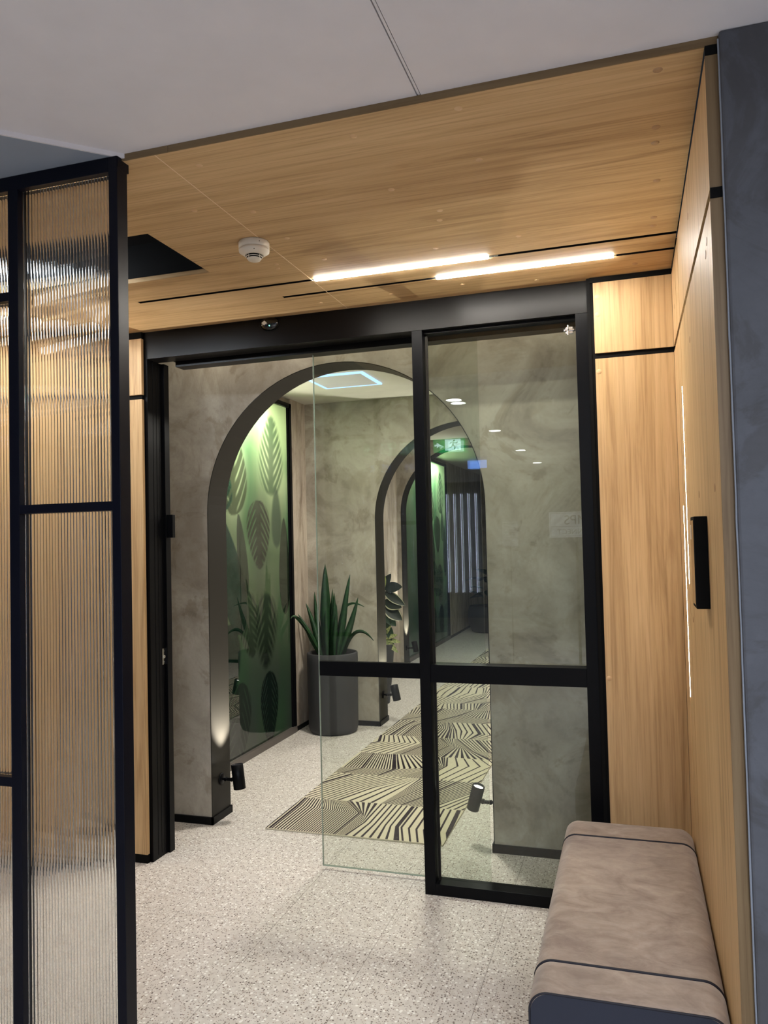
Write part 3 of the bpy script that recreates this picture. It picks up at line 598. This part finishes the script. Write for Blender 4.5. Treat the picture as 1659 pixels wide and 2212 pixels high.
t = thing('lobby_sign', (-0.70, -2.0, 1.57), 'pale lettered sign board standing in the lobby', 'sign')
box('board', (-0.885, -2.02, 1.575), (-0.30, -2.0, 1.862), 'sign', t)
def text(s, x, y, z, h, mat, parent, rotz=pi):
    cu = bpy.data.curves.new('lettering', 'FONT'); cu.body = s; cu.size = h; cu.align_x = 'CENTER'; cu.align_y = 'CENTER'; cu.extrude = .0008
    o = bpy.data.objects.new('lettering', cu); COL.objects.link(o); pl = parent_loc(parent); o.parent = parent; o.location = Vector((x, y, z))-pl; o.rotation_euler = (pi/2, 0, rotz)
    cu.materials.append(M[mat]); bpy.context.view_layer.update(); me = bpy.data.meshes.new_from_object(o)
    n = bpy.data.objects.new('lettering', me); COL.objects.link(n); n.parent = parent; n.location = o.location; n.rotation_euler = o.rotation_euler
    bpy.data.objects.remove(o); return n
text('MPS', -0.59, -1.998, 1.765, .15, 'ink', t); text('CONNECT', -0.59, -1.998, 1.635, .085, 'ink', t)
mb = MB(); mb.box((-.87, -2, 1.695), (-.315, -1.998, 1.70)); mb.box((-.87, -2, 1.588), (-.315, -1.998, 1.592)); mb.box((-.87, -2, 1.845), (-.315, -1.998, 1.849)); mb.box((-.87, -2, 1.588), (-.866, -1.998, 1.849)); mb.build('border_lines', 'ink', t)
box('stand', (-.60, -2.02, 0), (-.57, -2.0, 1.575), 'black', t); box('stand_foot', (-.75, -2.15, 0), (-.42, -1.87, .012), 'black', t)

t = thing('notice_stand', (-1.33, -2.0, 0), 'white printed notice on a slim stand in the lobby', 'notice')
box('notice_sheet', (-1.42, -2.004, 1.486), (-1.242, -2.0, 1.772), 'paper', t); box('stand_pole', (-1.337, -2.012, 0), (-1.325, -2.004, 1.6), 'black', t); box('stand_foot', (-1.45, -2.1, 0), (-1.21, -1.9, .01), 'black', t)
mb = MB()
for k in range(14): mb.box((-1.405, -2.0, 1.75-k*.018), (-1.262-.03*(k % 3), -1.9994, 1.7545-k*.018))
mb.build('printed_lines', 'ink', t)

# ------------------------------------------------------------------ striped carpet runner
CX0, CX1, CY0 = -2.0, -0.985, 4.012
def carpet():
    mb = MB(); mb.box((CX0, CY0, 0.0005), (CX1, 14.5, 0.0085), 0)
    zt = 0.0089
    def clip(poly):
        for side, xv in ((0, CX0), (1, CX1)):
            out = []
            ins = (lambda p: p[0] >= xv) if side == 0 else (lambda p: p[0] <= xv)
            for i in range(len(poly)):
                a, b = poly[i-1], poly[i]
                if ins(a) != ins(b):
                    t = (xv-a[0])/(b[0]-a[0]); out.append((xv, a[1]+t*(b[1]-a[1])))
                if ins(b): out.append(b)
            poly = out
            if len(poly) < 3: return None
        return poly
    def row(y0, y1, ctr, seed):
        """ctr: list of (front x, fold x, back x, number of stripes from the previous control, fold fraction)"""
        rnd = random.Random(seed)
        for (A, B) in zip(ctr, ctr[1:]):
            n = max(2, round(B[3]*.76)); thick = rnd.randrange(n) if n > 5 else -1
            for i in range(n):
                spc = (abs(B[0]-A[0])+abs(B[1]-A[1])+abs(B[2]-A[2]))/3/n; lim = .0115/max(spc, .001)
                for_w = max(.12, min(.5, lim)) if i != thick else max(.3, min(.8, .026/max(spc, .001)))
                for seg in (0, 1):
                    ps = []
                    for t in (i/n, (i+for_w)/n):
                        f = A[0]+(B[0]-A[0])*t; g = A[1]+(B[1]-A[1])*t; h = A[2]+(B[2]-A[2])*t; fy = y0+(y1-y0)*(A[4]+(B[4]-A[4])*t)
                        ps.append(((f, y0), (g, fy), (h, y1)))
                    a, b = ps; poly = clip([a[seg], b[seg], b[seg+1], a[seg+1]])
                    if poly: mb.add([(p[0], p[1], zt) for p in poly], [tuple(range(len(poly)))], 1)
    W = CX1-CX0; X = lambda f: CX0+W*f
    rows = [
     [(-.02,-.02,-.02,0,.75),(.14,.15,.12,12,.7),(.42,.45,.30,26,.65),(.46,.50,.50,6,.4),(.78,.72,.72,9,.35),(1.06,1.02,1.0,9,.3)],
     [(-.25,-.1,.0,0,.6),(.22,.36,.55,18,.55),(.50,.56,.60,5,.5),(.52,.60,.72,7,.35),(.80,.95,1.1,20,.5),(1.3,1.3,1.4,14,.5)],
     [(-.1,.02,.02,0,.25),(.30,.36,.26,22,.3),(.45,.62,.44,9,.5),(.62,.70,.66,13,.6),(.85,1.0,.9,5,.7),(1.3,1.3,1.3,9,.7)],
     [(-.3,-.05,-.08,0,.6),(.25,.38,.28,13,.65),(.5,.6,.48,18,.6),(.62,.66,.6,8,.5),(1.0,.8,.62,10,.4),(1.5,1.2,1.1,22,.3)],
     [(-.05,.0,.0,0,.6),(.15,.16,.22,9,.7),(.36,.40,.38,16,.6),(.62,.55,.46,10,.5),(.8,.95,.8,10,.25),(1.1,1.2,1.1,6,.25)],
     [(-.3,0,-.05,0,.5),(.3,.45,.55,26,.5),(.7,.85,.75,18,.3),(1.0,1.1,1.0,8,.3),(1.2,1.2,1.2,3,.5)],
     [(-.1,.05,.05,0,.4),(.3,.25,.35,9,.4),(.55,.5,.7,10,.5),(.7,.85,1.0,14,.6),(1.2,1.3,1.5,14,.6)],
     [(0,-.05,.0,0,.5),(.4,.5,.45,9,.4),(.7,.62,.68,9,.4),(1.1,1.2,1.1,18,.5)],
     [(-.2,-.1,-.3,0,.5),(.3,.3,.3,14,.5),(.6,.7,.5,9,.6),(1.1,1.1,1.2,16,.5)],
     [(-.1,-.1,0,0,.5),(.4,.3,.5,9,.5),(.8,.7,.9,12,.4),(1.2,1.2,1.2,8,.5)]]
    for k in range(19):
        r = rows[k] if k < len(rows) else rows[3+(k*3) % 7]
        row(CY0+.003+k*.53, CY0+(k+1)*.53-.001, [(X(a), X(b), X(c), n, f) for a, b, c, n, f in r], k*7+1)
    return tag(mb.build('carpet_runner', ['carpet', 'carpet_dark'], None, fix=False), 'cream carpet runner with jagged black stripe pattern along the corridor', 'carpet')
carpet()

# ------------------------------------------------------------------ bench
BX0, BX1, BY0, BY1, BZ = -0.290, 0.190, 2.035, 3.300, 0.452
bench = thing('upholstered_bench', ((BX0+BX1)/2, (BY0+BY1)/2, 0), 'long taupe suede bench with dark piping against the right oak wall', 'bench')
def prof(x0, x1, z0, z1, r, n=8):
    p = [(x0, z0)]
    for i in range(n+1): a = pi-(pi/2)*i/n; p.append((x0+r+r*cos(a), z1-r+r*sin(a)))
    for i in range(n+1): a = pi/2-(pi/2)*i/n; p.append((x1-r+r*cos(a), z1-r+r*sin(a)))
    p.append((x1, z0)); return p
def loft(pr_, secs, mb, mi=0, cap0=True, cap1=True):
    k = len(pr_[0]); vs = []
    for p, y in zip(pr_, secs): vs += [(x, y, z) for x, z in p]
    fs = [(j*k+i, j*k+(i+1) % k, (j+1)*k+(i+1) % k, (j+1)*k+i) for j in range(len(secs)-1) for i in range(k)]
    mb.add(vs, fs, mi, True)
    if cap0: mb.add(vs[:k], [tuple(range(k))], mi)
    if cap1: mb.add(vs[-k:], [tuple(range(k))[::-1]], mi)
    return mb
mb = MB(); secs = []; prs = []
for s, y in ((.006, BY0), (.001, BY0+.006), (0, BY0+.02)): secs.append(y); prs.append(prof(BX0+s, BX1-s, .05, BZ-s, .05))
for ys in (2.19, 3.12):
    for dy, s in ((-.012, 0), (-.004, .002), (0, .004), (.004, .002), (.012, 0)): secs.append(ys+dy); prs.append(prof(BX0+s, BX1-s, .05, BZ-s, .05))
for i in range(5):
    a = (pi/2)*i/4; s = .035*(1-cos(a)); secs.append(BY1-.035+.035*sin(a)); prs.append(prof(BX0+s*.7, BX1-s*.7, .05, BZ-s, .05))
loft(prs, secs, mb, 0, False, True); mb.build('seat_cover', 'suede', bench)
p0 = prof(BX0+.007, BX1-.007, .05, BZ-.007, .047)
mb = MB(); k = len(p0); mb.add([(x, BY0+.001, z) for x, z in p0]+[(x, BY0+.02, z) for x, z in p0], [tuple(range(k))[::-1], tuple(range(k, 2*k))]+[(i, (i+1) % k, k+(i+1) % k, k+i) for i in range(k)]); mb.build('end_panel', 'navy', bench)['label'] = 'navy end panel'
for ys, nm in ((2.19, 'far'), (3.12, 'x')):
    pp = prof(BX0+.001, BX1-.001, .05, BZ-.001, .05, 10); MB().tube([(x, ys, z) for x, z in pp], .0034, 8).build('piping', 'piping', bench)
pp = prof(BX0+.004, BX1-.004, .05, BZ-.004, .048, 10); MB().tube([(x, BY0+.001, z) for x, z in pp], .0028, 8).build('edge_piping', 'piping', bench)
box('plinth', (BX0+.03, BY0+.03, 0), (BX1-.02, BY1-.03, .05), 'black_matt', bench)

# ------------------------------------------------------------------ wall reader, smoke detector, door sensor
t = thing('wall_reader', (XR, 2.30, 1.41), 'black wall mounted access reader panel on the right oak wall', 'access panel')
mb = MB(); mb.box((XR-.034, 2.245, 1.395), (XR, 2.365, 1.642)); mb.build('housing', 'black_matt', t, .002)
box('glossy_screen', (XR-.0355, 2.252, 1.405), (XR-.034, 2.358, 1.632), 'smoke_glass', t); box('key_label', (XR-.0362, 2.33, 1.58), (XR-.0355, 2.35, 1.62), 'plastic_white', t)
sx, sy = -1.282, 2.565
t = thing('smoke_detector', (sx, sy, ZC), 'round white smoke detector on the oak ceiling', 'smoke detector')
MB().lathe((sx, sy, ZC), [(0, 0), (.054, 0), (.056, -.003), (.056, -.022), (.052, -.026), (0, -.026)], 48).build('base', 'plastic_white', t)
MB().lathe((sx, sy, ZC), [(.052, -.025), (.056, -.028), (.055, -.036), (.036, -.049), (.033, -.050), (.032, -.048), (0, -.048)], 48).build('body', 'plastic_white', t)
MB().lathe((sx, sy, ZC), [(.027, -.046), (.027, -.060), (0, -.060)], 32).build('inner_chamber', 'black_matt', t)
MB().lathe((sx, sy, ZC), [(.029, -.0535), (.0315, -.0545), (.029, -.0565)], 40).build('grille_ring', 'plastic_white', t)
MB().lathe((sx, sy, ZC), [(.027, -.060), (.0245, -.062), (.022, -.0665), (0, -.067)], 40).build('bottom_cap', 'plastic_white', t)
for k in range(4):
    mb = MB(); a = -1.9+k*pi/2; mb.box((sx+cos(a)*.0275-.0012, sy+sin(a)*.0275-.0012, ZC-.062), (sx+cos(a)*.0275+.0012, sy+sin(a)*.0275+.0012, ZC-.046))
    mb.build('rib', 'plastic_white', t)
dv = Vector((-sx, -sy, 0)).normalized()
mb = MB(); q1 = Vector((sx, sy, ZC-.013))+Matrix.Rotation(.35, 3, 'Z')@dv*.0555; mb.cyl(q1, q1+dv*.0015, .0016, n=10); mb.build('indicator', 'black_matt', t); mb = MB(); q2 = Vector((sx, sy, ZC-.040))+dv*.049; mb.cyl(q2, q2+dv*.0015, .0016, n=10); mb.build('indicator', 'black_matt', t)
t = thing('door_motion_sensor', (-1.653, YD, 2.672), 'smoked dome motion sensor on the black door header', 'sensor')
n = 24; prf = [(.050*cos(a*pi/2/8), .022*sin(a*pi/2/8)) for a in range(9)]
mb = MB(); mb.lathe((-1.653, YD, 2.668), prf, 32, axis=(0, -1, 0)); mb.build('dome', 'smoke_glass', t)
for v in t.children[0].data.vertices: v.co.z *= .72 if v.co.z < 0 else .55
MB().lathe((-1.653, YD-.0005, 2.668), [(.050, 0), (.0525, .001), (.053, .004), (.051, .005)], 32, axis=(0, -1, 0)).build('rim', 'brown_black', t)
for v in t.children[1].data.vertices: v.co.z *= .72 if v.co.z < 0 else .52
for k, dx in enumerate((-.0125, -.0045)):
    mb = MB(); c = Vector((-1.660+dx, YD-.0215, 2.668+dx*.6)); ax = Vector((.012, 0, -.010)); bx = Vector((.0042, 0, .0045)); mb.add([c-ax-bx*.5, c+ax*.2-bx*.5, c+ax*.2+bx, c-ax+bx, ], [(0, 1, 2, 3)]); 
    mb.add([p-Vector((0, .001, 0)) for p in (c-ax-bx*.5, c+ax*.2-bx*.5, c+ax*.2+bx, c-ax+bx)], [(0, 1, 2, 3)]); mb.build('sensor_window', 'plastic_white', t)
MB().cyl((-1.645, YD-.021, 2.652), (-1.645, YD-.0225, 2.652), .0028, n=12).build('status_light', 'green_led', t)

# ------------------------------------------------------------------ spotlights on the arch jambs
def spot(wall_pt, side, tilt, label, power, Lh=.138, lens=True, r=.036):
    """side +1: mounted on a jamb facing +X ; tilt = axis direction of the head"""
    wx, wy, wz = wall_pt; t = thing('jamb_spotlight', wall_pt, label, 'spotlight', 'jamb spotlights of the arches')
    s = side
    MB().lathe(wall_pt, [(0, 0), (.032, 0), (.034, .004), (.030, .008), (0, .009)], 28, axis=(s, 0, 0)).build('wall_rose', 'black', t)
    e = Vector((wx+s*.072, wy, wz+.002)); 
    mb = MB(); mb.cyl((wx+s*.006, wy, wz), e, .0075, n=12); mb.cyl(e+Vector((0, -.011, 0)), e+Vector((0, .011, 0)), .011, n=16); mb.cyl((wx+s*.03, wy-.010, wz), (wx+s*.03, wy+.010, wz), .010, n=16); mb.box((wx+s*.03, wy-.006, wz-.008), (wx+s*.078, wy+.006, wz+.008)); mb.build('arm', 'black', t)
    ax = Vector(tilt).normalized(); c = e+Vector((s*(r+.004), 0, .018)); a = c-ax*Lh*.5; b = c+ax*Lh*.5
    MB().lathe(a, [(0, 0), (r-.002, 0), (r, .002), (r, Lh-.001), (r-.002, Lh), (r-.005, Lh), (r-.005, Lh-.015)], 36, axis=ax).build('head', 'black', t)
    MB().lathe(a, [(0, -.0006), (r-.004, -.0006), (r-.004, 0)], 30, axis=ax).build('rear_cap', 'track', [c for c in t.children if c.name.startswith('head')][0])
    MB().lathe(a, [(0, Lh-.013), (r-.005, Lh-.013)], 30, axis=ax).build('lens', 'spot_face', [c for c in t.children if c.name.startswith('head')][0])
    l = bpy.data.lights.new('spot_beam', 'SPOT'); l.energy = power; l.spot_size = 1.30; l.spot_blend = .7; l.color = (1, .94, .82); l.shadow_soft_size = .018
    o = bpy.data.objects.new('spot_beam', l); COL.objects.link(o); p = b-ax*.004; o.location = p; o.rotation_euler = (-ax).to_track_quat('Z', 'Y').to_euler()
    return t
spot((-2.326, 4.11, .228), 1, (-.14, .04, 1), 'black spotlight on the left jamb of the large arch', SPOT_W, Lh=.14, r=.035)
spot((-.716, 4.11, .214), -1, (.30, -.10, 1), 'lit black spotlight on the right jamb of the large arch, behind glass', SPOT_W, Lh=.135, r=.033)
spot((-2.107, 6.55, .249), 1, (-.22, .02, 1), 'black spotlight on the left jamb of the second arch', SPOT_W, Lh=.135, r=.035)
spot((-2.748, 9.55, .225), 1, (-.22, .02, 1), 'black spotlight on the left jamb of the farthest arch', SPOT_W, Lh=.135, r=.035)

# ------------------------------------------------------------------ plants
def planter(t, c, prof_, mat='planter', soil_r=None, soil_z=None):
    p = MB().lathe(c, prof_, 64).build('planter', mat, t); MB().lathe(c, [(0, soil_z), (soil_r, soil_z)], 40).build('soil', 'soil', p)
def blade(t, base, tip, width, bend=(0, 0, 0), mat='snake', name='leaf', fold=.25, wpos=.45, face=None, n=16, droop=0.0):
    b = Vector(base); e = Vector(tip); bd = Vector(bend); mb = MB(); vs = []
    f = Vector(face) if face else Vector((.3, -1, 0))
    for i in range(n+1):
        s = i/n; p = b.lerp(e, s)+bd*4*s*(1-s)+Vector((0, 0, -droop*s*s))
        d = (e-b+bd*4*(1-2*s)).normalized(); side = d.cross(f).normalized(); nn = side.cross(d).normalized()
        wv = width*.5*((s/wpos)**.45 if s < wpos else max(0.0, (1-s)/(1-wpos))**.62) if s > 0 else width*.18
        wv = max(wv, .0008); wob = .12*width*sin(s*9+width*90)
        vs += [p-side*wv+nn*(fold*wv+wob*.3), p-nn*fold*.3*wv, p+side*wv+nn*(fold*wv-wob*.3), p+nn*(.0025)]
    fs = []
    for i in range(n):
        o = i*4; q = o+4
        fs += [(o, o+1, q+1, q), (o+1, o+2, q+2, q+1), (o+2, o+3, q+3, q+2), (o+3, o, q, q+3)]
    mb.add(vs, fs, 0, True); return mb.build(name, mat, t)
PC = Vector((-2.44, 6.205, 0))
sp = thing('potted_snake_plant', PC, 'tall snake plant in a charcoal cylinder planter by the leaf mural', 'potted plant')
planter(sp, PC, [(0, 0.002), (.175, 0.002), (.197, .012), (.208, .05), (.215, .60), (.214, .655), (.208, .662), (.198, .662), (.192, .655), (.190, .58)], soil_r=.192, soil_z=.60)
def L(dx, dz, y, wd, bx=0, bend=0, **k):
    return blade(sp, (PC.x+bx, PC.y+y*.3, .60), (dx, PC.y+y, dz), wd, (bend, 0, 0), **k)
L(-2.488, 1.404, 0.0, .085, -.05, -.01); L(-2.603, 1.165, .03, .05, -.08, -.015); L(-2.672, 1.071, .0, .055, -.09, .012); L(-2.735, .983, -.03, .05, -.10, .015)
L(-2.442, 1.192, .04, .04, -.02); L(-2.405, 1.161, -.02, .055, .0, .008); L(-2.272, 1.312, .02, .062, .06, -.012); L(-2.198, 1.122, 0, .06, .05, .012); L(-2.50, 1.36, .05, .06, -.02)
L(-2.47, 1.02, -.06, .05, -.04); L(-2.38, 1.0, -.05, .05, .02); L(-2.33, .95, -.04, .045, .05); L(-2.42, 1.06, .07, .05, .01); L(-2.54, 1.0, .05, .045, -.05)
def arc_leaf(t, pts, wd, mat):
    pts = [Vector(p) for p in pts]; n = 20; mb = MB(); vs = []
    def bez(s): 
        a, b, c, d = pts; return a*(1-s)**3+3*b*s*(1-s)**2+3*c*s*s*(1-s)+d*s**3
    for i in range(n+1):
        s = i/n; p = bez(s); d = (bez(min(1, s+.01))-bez(max(0, s-.01))).normalized(); side = d.cross(Vector((.25, -1, .2))).normalized(); wv = max(.0006, wd*.5*sin(pi*min(1, s*.9+.08))**.7)
        vs += [p-side*wv, p+side*wv, p+Vector((0, .002, 0))]
    mb.add(vs, [f for i in range(n) for f in ((i*3, i*3+1, i*3+4, i*3+3), (i*3+1, i*3+2, i*3+5, i*3+4), (i*3+2, i*3, i*3+3, i*3+5))], 0, True); return mb.build('leaf', mat, t)
arc_leaf(sp, [(-2.34, 6.2, .60), (-2.30, 6.2, .80), (-2.20, 6.2, .93), (-2.068, 6.2, .762)], .03, 'snake')
arc_leaf(sp, [(-2.40, 6.25, .70), (-2.40, 6.25, 1.0), (-2.33, 6.25, 1.13), (-2.15, 6.22, 1.04)], .025, 'snake')
arc_leaf(sp, [(-2.50, 6.12, .62), (-2.58, 6.0, .9), (-2.60, 5.8, 1.05), (-2.55, 5.62, 1.0)], .03, 'snake')

def oval(t, base, dirv, length, width, up=(0, 0, 1), mat='rubber', edge=None, cup=.2, name='leaf', parent_edge=True):
    b = Vector(base); d = Vector(dirv).normalized(); u = Vector(up); side = d.cross(u).normalized(); nn = side.cross(d).normalized(); n = 12
    def ring(sc, off):
        vs = []
        for i in range(n+1):
            s = i/n; wv = width*.5*sin(pi*min(1, max(0, s)))**.75*(1-.15*s); cen = b+d*length*s-nn*length*.18*s*s
            vs += [cen-side*wv*sc+nn*(cup*wv*sc)+nn*off, cen+nn*off-nn*.1*wv, cen+side*wv*sc+nn*(cup*wv*sc)+nn*off]
        return vs
    mb = MB(); a = ring(.82 if edge else 1, .0012); k = len(a); lo = ring(.82 if edge else 1, -.0008)
    fs = [f for i in range(n) for f in ((i*3, i*3+1, i*3+4, i*3+3), (i*3+1, i*3+2, i*3+5, i*3+4))]
    mb.add(a, fs, 0, True); mb.add(lo, [f[::-1] for f in fs], 0, True); o = mb.build(name, mat, t, fix=False)
    if edge:
        m2 = MB(); m2.add(ring(1, 0), fs, 0, True); m2.build('leaf_margin', edge, o, fix=False)
    return o
RC = Vector((-2.335, 7.35, 0))
rp = thing('potted_rubber_plant', RC, 'dark glossy rubber plant in a tapered charcoal pot behind second arch', 'potted plant')
planter(rp, RC, [(0, .002), (.030, .002), (.036, .01), (.068, .30), (.092, .575), (.089, .58), (.085, .575), (.083, .52)], soil_r=.084, soil_z=.54)
MB().tube([RC+Vector((0, 0, .53)), RC+Vector((.01, 0, .8)), RC+Vector((-.01, 0, 1.2))], .008, 8).build('stem', 'dark_leaf', rp)
for (z, dx, dy, dz, l, wd, mt, eg) in [(1.13, .45, -.1, .9, .15, .085, 'rubber', None), (1.12, 1.0, -.2, .15, .19, .12, 'rubber', None), (1.09, 1.0, -.3, -.55, .26, .10, 'rubber', 'rubber_edge'), (1.00, .9, -.3, -.25, .20, .14, 'rubber', 'rubber_edge'), (.95, .8, -.2, -.55, .23, .14, 'rubber', 'rubber_edge'), (.88, .6, -.3, -.55, .18, .10, 'dark_leaf', None),
    (1.05, -.8, -.3, .3, .2, .11, 'rubber', None), (.95, -.7, .3, -.2, .2, .12, 'rubber', None), (.80, .5, -.2, -.8, .18, .07, 'dark_leaf', None), (1.12, .1, -.1, 1, .12, .05, 'variegated', None), (1.10, -.1, -.2, .9, .13, .06, 'variegated', None),
    (.63, .9, -.4, .35, .15, .05, 'variegated', None), (.62, 1.0, -.3, -.05, .17, .05, 'variegated', None), (.62, .8, -.4, -.6, .19, .055, 'variegated', None), (.62, .3, -.5, -.9, .13, .06, 'variegated', None), (.62, -.3, -.8, .2, .13, .06, 'variegated', None), (.66, .5, -.4, .8, .14, .05, 'variegated', None), (.74, .55, -.3, -.8, .15, .055, 'dark_leaf', None), (.72, .4, -.3, .5, .14, .05, 'dark_leaf', None)]:
    oval(rp, RC+Vector((0, 0, z)), (dx, dy, dz), l, wd, up=(-.1, -1, .45), mat=mt, edge=eg, cup=.08)
FC = Vector((-2.33, 13.25, 0))
fpn = thing('potted_dark_plant', FC, 'shadowy bowl planter with dark foliage at the corridor end', 'potted plant')
planter(fpn, FC, [(0, .002), (.26, .002), (.31, .02), (.36, .15), (.37, .34), (.34, .44), (.33, .44), (.32, .40)], soil_r=.33, soil_z=.40)
rr = random.Random(4)
for k in range(26):
    a = rr.uniform(0, 2*pi); hh = rr.uniform(.15, .85); MB
    b = FC+Vector((cos(a)*.1, sin(a)*.1, .42+hh*.7)); oval(fpn, b, (cos(a), sin(a), rr.uniform(-.4, .7)), rr.uniform(.22, .30), rr.uniform(.15, .2), mat='dark_leaf')
MB().tube([FC+Vector((0, 0, .4)), FC+Vector((.03, 0, .8)), FC+Vector((-.02, 0, 1.2))], .014, 8).build('stem', 'dark_leaf', fpn)
